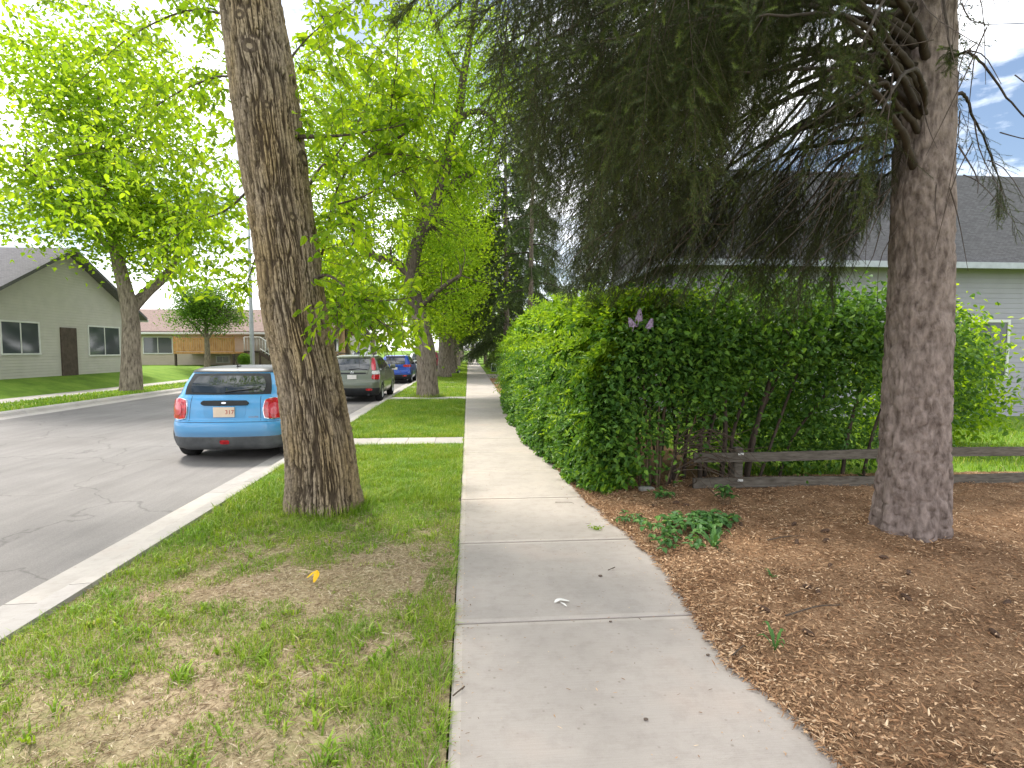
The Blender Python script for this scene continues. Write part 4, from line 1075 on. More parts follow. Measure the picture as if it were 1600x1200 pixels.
for (x, y, Y, z0) in TIPS:
    if y >= 240: z0 += .95
    z0 += 1.5 * (rng.random() - .3)
    tip = at(x, y, Y) - np.array([SX, SY, 0]); base = np.array([0, 0, z0]); v = tip - base
    hl = math.hypot(v[0], v[1])
    mid = base + v * .5 + np.array([0, 0, .10 * hl + .15]); q1 = base + v * .22 + np.array([0, 0, .10 * hl])
    P = smooth_path([base, q1, mid, tip], 40)
    P += np.cumsum(rng.normal(size=(40, 3)) * .006, axis=0)
    MB().tube(P, np.linspace(.030 * min(1.2, .4 + hl / 3.5), .005, 40), 7).build('bough', M['spruce_twig'], sp)
    Lb = np.linalg.norm(np.diff(P, axis=0), axis=1).sum()
    k = int(Lb * (.58 if hl > 1.6 else .95) / .040); hang = .34 if x < 745 else (.7 if x < 790 else 1.0); sunny_fresh = .9 if 800 < x < 975 else .3  # more pale tips here: fresh growth plus sunlit spots put into the colour
    thin = .15 if (x > 985 and y < 235) else ((.5 if y < 300 else .98) if x > 1000 else .95)
    for q in range(k):
        if rng.random() > thin: continue
        u0 = (.54 if x < 1000 else (.42 if y < 300 else .16)) if hl > 1.6 else .2; u = u0 + (1 - u0) * q / k; i = min(int(u * 39), 38); p = P[i] + (P[i + 1] - P[i]) * (u * 39 - i); t = unit(P[i + 1] - P[i])
        hd = math.hypot(p[0], p[1])
        if p[2] > 3.3 and rng.random() > max(.22, min(1, (hd - .9) / 1.4)): continue       # inner crown is bare
        side = unit(np.cross(t, [0, 0, 1.0])) * (1 if q % 2 else -1)
        w = max(0.0, 1 - u)
        d = unit(t * (.25 + .4 * rng.random()) + side * (.4 * rng.random()) + np.array([0, 0, -.7 - 1.0 * rng.random()]))
        big = rng.random() < .62
        room = p[2] - (1.80 + .95 * vnoise(p[0] * 1.9 + 5, p[1] * 1.9, seed=83) + (.25 if p[0] > .1 else 0))
        lim = max(.22, min(1.3, room / .95)) * hang
        bo.add(SPRL[rng.integers(5)] if big else SPR[rng.integers(5)], p, d, unit(side + rand_dirs(1)[0] * .5), min(lim if big else lim * 2, (.75 + .55 * rng.random())) * (.6 + .4 * min(1, (u - .3) * 2.4)), (rng.random() < sunny_fresh) * 1.0)
    # tip
    for _ in range(3):
        bo.add(SPR[rng.integers(5)], P[-1], unit(P[-1] - P[-3] + rand_dirs(1)[0] * .05 + np.array([0, 0, -.04])), rand_dirs(1)[0], .8)
# bare dead twigs on the inner boughs
mb = MB()
for q in range(420):
    a = rng.uniform(1.6, 4.6); r0 = .5 + 2.2 * rng.random(); z = 2.6 + 3 * rng.random(); p = np.array([math.cos(a) * r0, math.sin(a) * r0 * .8, z]); d = unit([math.cos(a) * .6, math.sin(a) * .4 + rng.normal() * .4, -.7 + .3 * rng.normal()])
    mb.tube(smooth_path([p, p + d * .3 + rng.normal(size=3) * .03, p + d * .7 + rng.normal(size=3) * .06], 6), np.linspace(.005, .0015, 6), 3, caps=False)
mb.build('dead_twigs', M['stem_dark'], sp)['kind'] = 'stuff'
# upper crown above the picture: real boughs, coarser sprays
SPRC = [spray(.8, 110, .05, .010, .10, .2, .2) for _ in range(4)]
for q in range(70):
    z0 = 5.6 + 7.5 * q / 70; a = q * 2.399; l = 3.4 * (1 - (z0 - 5.6) / 9.5) + .3
    base = np.array([0, 0, z0]); tip = base + np.array([math.cos(a) * l, math.sin(a) * l, -.35 * l])
    P = smooth_path([base, base + (tip - base) * .5 + [0, 0, .15], tip], 14); bo.W.tube(P, np.linspace(.03, .006, 14), 5)
    for k in range(int(l / .16)):
        u = .2 + .8 * k / (l / .16); i = min(int(u * 13), 12); t = unit(P[i + 1] - P[i]); s = unit(np.cross(t, [0, 0, 1.0])) * (1 if k % 2 else -1)
        bo.add(SPRC[rng.integers(4)], P[i], unit(t * .7 + s * .7 + [0, 0, -.4]), np.array([0, 0, 1.0]), .8 + .5 * rng.random())
bo.build(sp, M['needle'])

# spruces up the street on the right
SPRF = [spray(.9, 75, .11, .030, .12, .5, .35) for _ in range(5)]
def far_spruce(label, loc, H, bare, rmax, nb, r0, lean=0.0, group='spruces beyond the hedge', seed=0):
    t = thing('spruce_tree', label, 'tree', loc, 0, group)
    P = smooth_path([(0, 0, -.1), (lean * .1, 0, H * .15), (lean * .4, 0, H * .5), (lean, 0, H)], 30)
    V, F = tube(P, np.linspace(r0, .03, 30), 16); MB().add(V, F, 0, True).build('trunk', M['bark_spruce'], t)
    b = Boughs()
    for q in range(nb):
        f = q / nb; z0 = bare + (H - bare) * f; a = q * 2.399 + seed; l = rmax * (1 - f) ** .75 * (.65 + .5 * rng.random()) + .25
        base = np.array([np.interp(z0, P[:, 2], P[:, 0]), 0, z0]); tip = base + np.array([math.cos(a) * l, math.sin(a) * l, -.32 * l - .1])
        B = smooth_path([base, base + (tip - base) * .5 + [0, 0, .12 * l], tip], 12); b.W.tube(B, np.linspace(.04, .008, 12), 5)
        k_ = int(l / .17)
        for k in range(k_):
            u = .22 + .78 * k / k_; i = min(int(u * 11), 10); tt = unit(B[i + 1] - B[i]); s = unit(np.cross(tt, [0, 0, 1.0])) * (1 if k % 2 else -1)
            b.add(SPRF[rng.integers(5)], B[i], unit(tt * .5 + s * .55 + [0, 0, -.6]), unit(s + [0, 0, .3]), .75 + .5 * rng.random())
    b.build(t, M['needle_far'])
    return t
s1 = far_spruce('tall spruce with long bare grey trunk just past the hedge end', (2.25, 32.5, 0), 19, 2.2, 3.1, 74, .25, -.1)
far_spruce('reddish trunked spruce rising close behind the hedge top', (3.05, 27.5, 0), 17, 4.2, 2.0, 34, .21, .3, seed=1.3)
far_spruce('olive green spruce with drooping sprays above the middle of the hedge', (5.6, 21.0, 0), 13, 2.9, 2.1, 60, .2, .1, seed=2.2)
for (x, y, rz, s, lab) in [(2.6, 47, 1.9, .9, 'dark spruce leaning over the far end of the sidewalk on the right'), (1.9, 62, 3.3, 1.0, 'farthest spruce beside the sidewalk, dark against the sky'), (4.6, 40, 4.2, 1.0, 'spruce behind the pale leaved lawn shrub')]:
    c = copy_tree(s1); c.location = (x, y, -.6 if y > 45 else 0); c.rotation_euler.z = rz; c.scale = (s, s, s); c['label'] = lab
# ------------------------------------------------------------------ cars
def paint(name, c, metal=0.0, flake=.06):
    t = NT(name); v = t.coord()
    dirt = t.noise(v, 5, 5, .7)
    cc = t.mix(c, tuple(x * .82 + .02 for x in c), t.ramp(dirt, [(.45, (0, 0, 0)), (.75, (.7, .7, .7))]))
    z = t.n('ShaderNodeSeparateXYZ'); t.l(v, z.inputs[0])
    low = t.ramp(t.math('ADD', z.outputs['Z'], t.math('MULTIPLY', dirt, .25)), [(.38, (.55, .55, .55)), (.72, (0, 0, 0))])
    cc = t.mix(cc, (.20, .185, .165), low)
    return t.done(t.bsdf(cc, t.ramp(dirt, [(.3, (.30, .30, .30)), (.7, (.42, .42, .42))]), metal=metal, spec=.5, coat=.6))
M['tyre'] = simple('tyre rubber', (.022, .022, .023), .85, var=.3, vs=14)
M['alloy'] = simple('alloy wheel', (.50, .50, .50), .35, metal=.7, spec=.5)
M['plastic'] = simple('black trim plastic', (.025, .026, .028), .6, var=.3)
M['grey_plastic'] = simple('dusty grey trim plastic', (.10, .105, .11), .65, var=.3)
M['chrome'] = simple('chrome', (.72, .73, .75), .15, metal=1)
M['well'] = simple('wheel well', (.012, .012, .012), .9)
M['plate'] = simple('number plate', (.68, .64, .60), .5, var=.05)
M['plate_peach'] = simple('number plate peach', (.72, .58, .46), .5, var=.05)
M['plate_red'] = simple('plate lettering red', (.42, .05, .05), .5)
M['plate_grey'] = simple('plate lettering grey', (.25, .26, .30), .5)
t = NT('car glass'); p = t.bsdf((.02, .026, .028), .04, spec=.8, coat=.4); p.inputs['Transmission Weight'].default_value = .0
M['glass'] = t.done(p)
t = NT('tail lamp red'); v = t.coord(); p = t.bsdf(t.ramp(t.noise(v, 18, 2), [(.35, (.30, .008, .012)), (.65, (.62, .02, .03))]), .12, spec=.6, coat=.5); M['lamp_red'] = t.done(p)
M['lamp_pink'] = simple('tail lamp pillar', (.55, .05, .08), .15, spec=.6, coat=.4)
M['lamp_clear'] = simple('clear lamp lens', (.62, .60, .58), .12, spec=.6, coat=.4)

def prof(tab):
    tab = np.array(tab, float)
    def f(z):
        return [np.interp(z, tab[:, 0], tab[:, k]) for k in range(1, tab.shape[1])]
    return f

def contour(pr, z, NS=(14, 12, 44, 10, 14)):
    """half outline from rear centre round the right side to front centre; columns yr, yf, hw, rr, rf, bow"""
    yr, yf, hw, rr, rf, bow = pr(z)
    n1, n2, n3, n4, n5 = NS
    a = []
    xr = hw - rr
    for i in range(n1):
        x = xr * i / n1; a.append((x, yr + bow * (x / hw) ** 2))
    yb = yr + bow * (xr / hw) ** 2
    for i in range(n2):
        ph = i / n2 * math.pi / 2; a.append((xr + rr * math.sin(ph), yb + rr * (1 - math.cos(ph))))
    y0 = yb + rr; y1 = yf - rf
    for i in range(n3): a.append((hw, y0 + (y1 - y0) * i / n3))
    for i in range(n4):
        ph = i / n4 * math.pi / 2; a.append((hw - rf * (1 - math.cos(ph)), y1 + rf * math.sin(ph)))
    for i in range(n5 + 1): a.append(((hw - rf) * (1 - i / n5), yf + 0 * i))
    return np.array(a)

class CarShape:
    def __init__(s, tab, zs): s.pr = prof(tab); s.zs = zs
    def pt(s, d, z, off=0.0):
        """point at arc distance d (signed, from rear centre) and height z, pushed out by off"""
        def raw(d_, z_):
            c = contour(s.pr, z_); sgn = 1 if d_ >= 0 else -1; d_ = abs(d_)
            L = np.concatenate([[0], np.cumsum(np.linalg.norm(np.diff(c, axis=0), axis=1))])
            return np.array([sgn * np.interp(d_, L, c[:, 0]), np.interp(d_, L, c[:, 1]), z_])
        p = raw(d, z)
        if off:
            e = .012; u = raw(d + e, z) - raw(d - e, z); v = raw(d, z + e) - raw(d, z - e)
            n = np.cross(u, v); n /= np.linalg.norm(n) + 1e-9
            p = p + n * off
        return p
    def patch(s, mb, d0, d1, z0, z1, off, m=0, n=14, k=10, rnd=.0, shear=0.0, taper=0.0, edge=.006):
        """curved panel over the body surface; rnd rounds the corners, shear leans the d range with height"""
        G = np.zeros((k + 1, n + 1, 3))
        for j in range(k + 1):
            b = -1 + 2 * j / k
            for i in range(n + 1):
                a = -1 + 2 * i / n
                aa = a * (1 - rnd * b * b * .5 * abs(a) ** 0) if rnd else a
                bb = b * (1 - rnd * a * a * .5) if rnd else b
                z = (z0 + z1) / 2 + bb * (z1 - z0) / 2
                hd = (d1 - d0) / 2 * (1 - taper * (bb * .5 + .5))
                d = (d0 + d1) / 2 + aa * hd + shear * (bb * .5 + .5)
                G[j, i] = s.pt(d, z, off)
        V = G.reshape(-1, 3); W = n + 1
        i = np.arange(k)[:, None] * W + np.arange(n)[None, :]
        mb.add(V, np.stack([i, i + 1, i + W + 1, i + W], -1).reshape(-1, 4), m, True)
        # rim turned in so the panel has an edge
        ring = [(0, i) for i in range(n)] + [(j, n) for j in range(k)] + [(k, i) for i in range(n, 0, -1)] + [(j, 0) for j in range(k, 0, -1)]
        idx = np.array([j * W + i for j, i in ring]); c = V.mean(0); nv = np.cross(G[0, n] - G[0, 0], G[k, 0] - G[0, 0]); nv = nv / np.linalg.norm(nv)
        O = V[idx]; I = O - nv * (off + edge)
        q = len(idx); a = np.arange(q)
        mb.add(np.concatenate([O, I]), np.stack([a, a + q, (a + 1) % q + q, (a + 1) % q], 1), m, False)
        return mb
    def body(s, wheels, wr):
        """outer skin with wheel openings"""
        zs = s.zs; rings = [contour(s.pr, z) for z in zs]; n = len(rings[0])
        full = []
        for r, z in zip(rings, zs):
            left = r[1:-1][::-1] * [-1, 1]
            full.append(np.column_stack([np.concatenate([r, left]), np.full(2 * n - 2, z)]))
        m = 2 * n - 2; V = np.concatenate(full)
        F = []
        for k in range(len(zs) - 1):
            for i in range(m):
                q = [k * m + i, k * m + (i + 1) % m, (k + 1) * m + (i + 1) % m, (k + 1) * m + i]
                c = V[q].mean(0); cut = False
                for wy in wheels:
                    if math.hypot(c[1] - wy, c[2] - wr) < wr + .045 and abs(c[0]) > .3 and c[2] < wr * 2 + .1 and n * .2 < (i if i < n else m - i) < n * .86: cut = True
                if not cut: F.append(q)
        mb = MB(); mb.add(V, F, 0, True)
        mb.add(V[-m:], [list(range(m))], 0, True)
        return mb

def wheel(parent, x, y, r, w, side):
    """tyre with rim and spokes, x at the outer face"""
    wh = []
    pr = [(r * .62, .0), (r * .66, .012), (r * .9, .004), (r * .97, -.012), (r, -.04), (r, -w + .04), (r * .97, -w + .01), (r * .62, -w)]
    n = 40; th = np.arange(n) / n * 2 * np.pi; k = len(pr)
    V = np.concatenate([np.stack([np.full(n, x + side * (b)), y + a * np.cos(th), r + a * np.sin(th)], 1) for a, b in pr])
    i = np.arange(k - 1)[:, None] * n; j = np.arange(n)[None, :]
    F = np.stack([i + j, i + (j + 1) % n, i + n + (j + 1) % n, i + n + j], -1).reshape(-1, 4)
    o = MB().add(V, F, 0, True).build('wheel', M['tyre'], parent)
    pr = [(r * .64, -.008), (r * .62, .004), (r * .57, -.01), (r * .55, -.05)]; k = 4
    V = np.concatenate([np.stack([np.full(n, x + side * b), y + a * np.cos(th), r + a * np.sin(th)], 1) for a, b in pr])
    i = np.arange(k - 1)[:, None] * n
    F = np.stack([i + j, i + (j + 1) % n, i + n + (j + 1) % n, i + n + j], -1).reshape(-1, 4)
    mb = MB().add(V, F, 0, True)
    for q in range(5):
        a = q * 2 * math.pi / 5 + .3; ca, sa = math.cos(a), math.sin(a)
        def rot(v, ca=ca, sa=sa):
            u = v.copy(); u[:, 1] = y + v[:, 1] * ca - v[:, 2] * sa; u[:, 2] = r + v[:, 1] * sa + v[:, 2] * ca; return u
        mb.box((x + side * -.03 - .01, 0.02, -.028), (x + side * -.03 + .012, r * .58, .028), rot=rot)
    mb.tube([(x + side * -.05, y, r), (x + side * -.012, y, r)], r * .14, 14)
    mb.build('rim', M['alloy'], o)
    MB().tube([(x + side * -.07, y, r), (x + side * -.065, y, r)], r * .6, 30).build('brake', M['well'], o)
    return o

def text(parent, s, p, size, mat, name='lettering', ext=.002):
    """raised lettering facing the rear of the car (-Y)"""
    cu = bpy.data.curves.new(name, 'FONT'); cu.body = s; cu.size = size; cu.extrude = ext; cu.align_x = 'CENTER'; cu.align_y = 'CENTER'
    tmp = bpy.data.objects.new(name, cu); col.objects.link(tmp)
    me = bpy.data.meshes.new_from_object(tmp.evaluated_get(bpy.context.evaluated_depsgraph_get()))
    bpy.data.objects.remove(tmp)
    o = bpy.data.objects.new(name, me); me.materials.clear(); me.materials.append(mat); col.objects.link(o)
    o.location = p; o.rotation_euler = (R(90), 0, 0); o.parent = parent
    return o

def arches(cs, parent, wheels, wr, mat, wdt=.05, off=.006):
    for wy in wheels:
        for sd in (1, -1):
            mb = MB(); th = np.linspace(-.35, math.pi + .35, 34); P = []
            r0, r1 = wr + .015, wr + .015 + wdt
            for rr, of in ((r0, -.05), (r0, off), (r1, off + .002), (r1, -.01)):
                row = []
                for t_ in th:
                    y = wy + rr * math.cos(t_); z = max(wr + rr * math.sin(t_), cs.zs[0])
                    hw = float(cs.pr(z)[2]); row.append((sd * (hw + of), y, z))
                P.append(row)
            V = np.array(P).reshape(-1, 3); n = len(th)
            F = [[a * n + i, a * n + i + 1, (a + 1) * n + i + 1, (a + 1) * n + i] for a in range(3) for i in range(n - 1)]
            mb.add(V, F, 0, True); mb.build('wheel_arch', mat, parent)
            # liner
            mb = MB(); x0 = sd * (float(cs.pr(wr + .2)[2]) - .02); x1 = sd * .38
            th2 = np.linspace(0, math.pi, 20); V = []
            for xx in (x0, x1): V += [(xx, wy + (wr + .05) * math.cos(t_), wr + (wr + .05) * math.sin(t_)) for t_ in th2]
            F = [[i, i + 1, 21 + i, 20 + i] for i in range(19)] + [list(range(20, 40))]
            mb.add(V, [f for f in F[:19]]); mb.add(V, [F[19]]); mb.build('wheel_liner', M['well'], parent)

def under(parent, L, W):
    MB().box((-W * .36, .35, .19), (W * .36, L - .4, .30), bev=.04).build('underbody', M['well'], parent)

# --- blue hatchback
def hatchback(label, loc):
    c = thing('hatchback_car', label, 'car', loc, 0, None, 1.05)
    tab = [  # z, yr, yf, hw, rr, rf, bow
        (.17, .16, 3.72, .76, .30, .35, .05), (.22, .07, 3.80, .81, .30, .40, .06), (.36, .01, 3.86, .855, .36, .45, .11), (.46, -.02, 3.87, .866, .38, .5, .12), (.56, -.012, 3.87, .87, .38, .5, .12), (.605, .012, 3.86, .87, .38, .5, .12),
        (.64, .045, 3.83, .868, .38, .5, .11), (.80, .060, 3.72, .866, .37, .5, .11), (.90, .085, 3.45, .852, .35, .5, .10), (.97, .12, 3.00, .825, .32, .5, .09), (1.0, .15, 2.86, .80, .30, .5, .08),
        (1.15, .225, 2.55, .74, .24, .45, .06), (1.30, .32, 2.26, .675, .22, .4, .06), (1.36, .37, 2.12, .645, .21, .4, .05), (1.395, .45, 1.95, .60, .22, .4, .05), (1.415, .60, 1.75, .50, .25, .4, .05), (1.422, .85, 1.5, .30, .2, .2, .0)]
    zs = np.concatenate([np.arange(.17, .66, .022), np.arange(.66, 1.38, .024), [1.385, 1.395, 1.406, 1.415, 1.419, 1.422]])
    cs = CarShape(tab, zs); wh = (.66, 3.14); wr = .305
    blue = paint('sky blue paint', (.06, .31, .63))
    cs.body(wh, wr).build('body', blue, c)
    # roof skin and pillars, black
    mb = MB(); zr = [1.335, 1.36, 1.38, 1.395, 1.406, 1.415, 1.419, 1.422]; rows_ = []
    for z in zr:
        r = contour(cs.pr, z); l = r[1:-1][::-1] * [-1, 1]; f = np.concatenate([r, l]); ctr = np.array([0, f[:, 1].mean()])
        f = ctr + (f - ctr) * 1.006; rows_.append(np.column_stack([f, np.full(len(f), z + .005)]))
    m_ = len(rows_[0]); V = np.concatenate(rows_); F = [[k * m_ + i, k * m_ + (i + 1) % m_, (k + 1) * m_ + (i + 1) % m_, (k + 1) * m_ + i] for k in range(len(zr) - 1) for i in range(m_)]
    mb.add(V, F, 0, True); mb.add(rows_[-1], [list(range(m_))], 0, True)
    roof = mb.build('roof', simple('black roof paint', (.03, .034, .04), .42, spec=.25, var=.3), c)
    mb = MB(); mb.tube(smooth_path([(0, .62, 1.40), (0, .56, 1.47), (0, .46, 1.60)], 6), np.linspace(.008, .003, 6), 6); mb.box((-.02, .58, 1.412), (.02, .70, 1.438), bev=.008); mb.build('antenna', M['plastic'], roof)
    mb = MB(); cs.patch(mb, -.66, .66, 1.005, 1.325, .006, 0, 24, 8, .06, taper=.1)
    mb.build('rear_surround', M['plastic'], c)
    mb = MB(); cs.patch(mb, -.575, .575, 1.03, 1.285, .011, 0, 22, 8, .16, taper=.1); rw = mb.build('rear_window', M['glass'], c)
    mb = MB(); mb.tube([cs.pt(-.02, 1.04, .02), cs.pt(.30, 1.075, .024), cs.pt(.46, 1.085, .02)], [.012, .009, .006], 6); mb.build('wiper', M['plastic'], c)
    for sd in (1, -1):
        mb = MB(); cs.patch(mb, *(sorted((sd * .86, sd * 3.15))), 1.0, 1.31, .005, 0, 30, 8, .03); mb.build('side_window', M['glass'], c)
        mb = MB(); cs.patch(mb, *(sorted((sd * 1.86, sd * 1.98))), 1.0, 1.31, .008, 0, 4, 6); mb.build('pillar', M['plastic'], c)
    for sd in (1, -1):
        mb = MB(); cs.patch(mb, *(sorted((sd * .552, sd * .858))), .625, .955, .020, 0, 16, 14, .34); lp = mb.build('tail_lamp_bezel', M['chrome'], c)
        mb = MB(); cs.patch(mb, *(sorted((sd * .562, sd * .848))), .635, .945, .030, 0, 16, 14, .34); mb.build('tail_lamp', M['lamp_red'], lp)
        mb = MB(); cs.patch(mb, *(sorted((sd * .63, sd * .78))), .70, .88, .036, 0, 10, 10, .5); mb.build('lens', M['lamp_pink'], lp)
        mb = MB(); cs.patch(mb, *(sorted((sd * .522, sd * .528))), .62, .985, .002, 0, 2, 16, shear=-sd * .02); mb.build('hatch_gap', M['plastic'], c)
    mb = MB(); cs.patch(mb, -.07, .07, .27, .335, .016, 0, 8, 5, .3); mb.build('fog_lamp', M['lamp_red'], c)
    mb = MB(); cs.patch(mb, -.88, .88, .172, .375, .010, 0, 26, 6, .0); mb.build('bumper_trim', M['grey_plastic'], c)
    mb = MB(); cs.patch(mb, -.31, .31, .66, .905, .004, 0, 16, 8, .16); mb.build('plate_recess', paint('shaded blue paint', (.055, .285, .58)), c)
    mb = MB(); cs.patch(mb, -.345, .345, .845, .915, .030, 0, 18, 6, .20); h = mb.build('hatch_handle', M['plastic'], c)
    mb = MB(); cs.patch(mb, -.035, .035, .868, .893, .040, 0, 8, 4, .5); mb.build('emblem', M['chrome'], h)
    pl = MB().box((-.155, .030, .675), (.155, .060, .825), bev=.004).build('number_plate', M['plate_peach'], c)
    text(pl, '317', (.085, .029, .75), .088, M['plate_red'])
    text(c, 'COOPER', tuple(cs.pt(.42, .672, .006)), .036, M['chrome'], 'badge').rotation_euler = (R(97), 0, R(4))
    for a, z0, z1, m_ in ((-.60, .62, .99, 0), (.585, .62, .99, 0)): pass
    mb = MB(); cs.patch(mb, -.80, .80, .598, .604, .0015, 0, 24, 2); mb.build('hatch_gap', M['plastic'], c)
    for sd in (1, -1):
        mb = MB(); y = 2.55; mb.box((sd * .80 - .0, y - .05, 1.0), (sd * 1.0, y + .07, 1.11), bev=.035); mb.build('mirror', M['plastic'], c)
        for wy in wh: wheel(c, sd * .855, wy, wr, .2, sd)
    arches(cs, c, wh, wr, M['grey_plastic'], .055, .010); under(c, 3.86, 1.73)
    return c
hatchback('sky blue hatchback with black roof parked at the kerb behind the leaning elm', (-3.86, 8.95, -.13))

# --- suv
def suv(label, loc, col_, sc, kind=0, plate=True):
    c = thing('suv_car', label, 'car', loc, 0, 'cars parked along the kerb', sc)
    tab = [(.24, .22, 4.2, .80, .28, .35, .05), (.32, .10, 4.34, .86, .28, .4, .06), (.44, .02, 4.45, .895, .30, .45, .07), (.60, .0, 4.5, .905, .31, .5, .07), (.72, .01, 4.48, .905, .31, .5, .07), (.76, .06, 4.46, .90, .30, .5, .07),
           (.95, .10, 4.30, .90, .29, .5, .07), (1.05, .13, 3.85, .885, .28, .5, .07), (1.10, .15, 3.50, .865, .27, .5, .07), (1.3, .26, 3.05, .80, .24, .45, .06), (1.5, .40, 2.62, .715, .22, .4, .06), (1.57, .47, 2.4, .67, .22, .4, .05), (1.61, .56, 2.2, .61, .22, .4, .05), (1.635, .75, 1.9, .48, .25, .3, .03), (1.64, 1.0, 1.7, .3, .2, .2, 0)]
    zs = np.concatenate([np.arange(.24, .78, .027), np.arange(.78, 1.56, .03), [1.57, 1.59, 1.61, 1.624, 1.635, 1.638, 1.64]])
    cs = CarShape(tab, zs); wh = (.88, 3.52); wr = .345
    P = paint(label.split()[0] + ' suv paint', col_, .25)
    cs.body(wh, wr).build('body', P, c)
    mb = MB(); cs.patch(mb, -.60, .60, 1.11, 1.50, .006, 0, 22, 8, .12, taper=.12); mb.build('rear_window', M['glass'], c)
    mb = MB(); mb.tube([cs.pt(-.12, 1.13, .02), cs.pt(.2, 1.16, .024), cs.pt(.52, 1.125, .02)], [.014, .010, .006], 6); mb.build('wiper', M['plastic'], c)
    mb = MB(); cs.patch(mb, -.56, .56, 1.515, 1.56, .05, 0, 16, 4, .1); mb.build('spoiler', P if kind == 0 else M['plastic'], c)
    for sd in (1, -1):
        mb = MB(); cs.patch(mb, *(sorted((sd * .98, sd * 3.55))), 1.10, 1.50, .005, 0, 30, 8, .04); mb.build('side_window', M['glass'], c)
        for a in (1.72, 2.66):
            mb = MB(); cs.patch(mb, *(sorted((sd * a, sd * (a + .09)))), 1.10, 1.50, .008, 0, 3, 5); mb.build('pillar', M['plastic'], c)
        if kind == 0:   # tall pillar lamps above squarish tail lamps
            mb = MB(); cs.patch(mb, *(sorted((sd * .645, sd * .80))), 1.10, 1.53, .014, 0, 8, 12, .25, shear=-sd * .06); mb.build('pillar_lamp', M['lamp_pink'], c)
            mb = MB(); cs.patch(mb, *(sorted((sd * .66, sd * .98))), .80, .965, .016, 0, 12, 8, .25); mb.build('tail_lamp', M['lamp_red'], c)
            mb = MB(); cs.patch(mb, *(sorted((sd * .66, sd * .97))), .97, 1.09, .016, 0, 12, 6, .25); mb.build('reversing_lamp', M['lamp_clear'], c)
        else:
            mb = MB(); cs.patch(mb, *(sorted((sd * .48, sd * 1.08))), .96, 1.10, .016, 0, 16, 6, .25); mb.build('tail_lamp', M['lamp_red'], c)
        mb = MB(); cs.patch(mb, *(sorted((sd * .46, sd * .68))), .43, .50, .020, 0, 8, 5, .3); mb.build('reflector', M['lamp_red'], c)
        mb = MB(); mb.box((sd * .86, 3.0, 1.08), (sd * 1.08, 3.14, 1.24), bev=.04); mb.build('mirror', P if kind == 0 else M['plastic'], c)
        mb = MB(); mb.tube(smooth_path([(sd * .62, .75, 1.61), (sd * .63, .85, 1.672), (sd * .63, 1.6, 1.69), (sd * .62, 2.35, 1.64), (sd * .62, 2.45, 1.60)], 16), .018, 7); mb.build('roof_rail', M['plastic'], c)
        for wy in wh: wheel(c, sd * .895, wy, wr, .22, sd)
        mb = MB(); mb.tube([(sd * .55, .02, .28), (sd * .55, .2, .28)], .035, 14); mb.build('exhaust', M['plastic'], c)
    mb = MB(); cs.patch(mb, -1.0, 1.0, .245, .50 if kind == 0 else .52, .012, 0, 28, 6); mb.build('bumper_trim', M['plastic'], c)
    mb = MB(); cs.patch(mb, -.40, .40, .80, .985, -.003, 0, 14, 6, .12, taper=.0); mb.build('plate_recess', P, c)
    mb = MB(); cs.patch(mb, -.46, .46, .99, 1.03, .03, 0, 14, 4, .1); mb.build('hatch_trim', M['plastic'] if kind == 0 else P, c)
    if kind == 0:
        mb = MB()
        for sx in (-1, 1): mb.tube([(sx * .038, .085, 1.065), (sx * .028, .09, .995)], .007, 5)
        mb.tube([(-.034, .088, 1.03), (.034, .088, 1.03)], .006, 5)
        ring = [(math.cos(a) * .052, .088, 1.03 + math.sin(a) * .046) for a in np.linspace(0, 6.283, 18)]; mb.tube(ring, .006, 5)
        mb.build('emblem', M['chrome'], c)
    pl = MB().box((-.155, .050, .815), (.155, .060, .955), bev=.004).build('number_plate', M['plate'], c)
    mb = MB(); cs.patch(mb, -.84, .84, .745, .752, .0015, 0, 24, 2); mb.build('hatch_gap', M['plastic'], c)
    arches(cs, c, wh, wr, P if kind == 0 else M['plastic'], .05, .008); under(c, 4.5, 1.8)
    return c
suv('grey green suv with tall red pillar lamps parked ahead of the blue hatchback', (-3.86, 18.55, -.13), (.135, .15, .108), .975)
suv('bright blue small suv parked ahead of the grey green suv', (-3.82, 28.9, -.13), (.010, .07, .42), .90, 1)
suv('white suv mostly hidden behind the second elm trunk', (-3.28, 37.5, -.13), (.70, .70, .70), .95, 1)
suv('dark red suv at the end of the visible parked row', (-3.18, 43.6, -.13), (.26, .02, .035), .98, 1)
w = suv('pale silver suv parked on the opposite side of the street', (-10.9, 56, -.13), (.55, .57, .60), 1.0, 1)
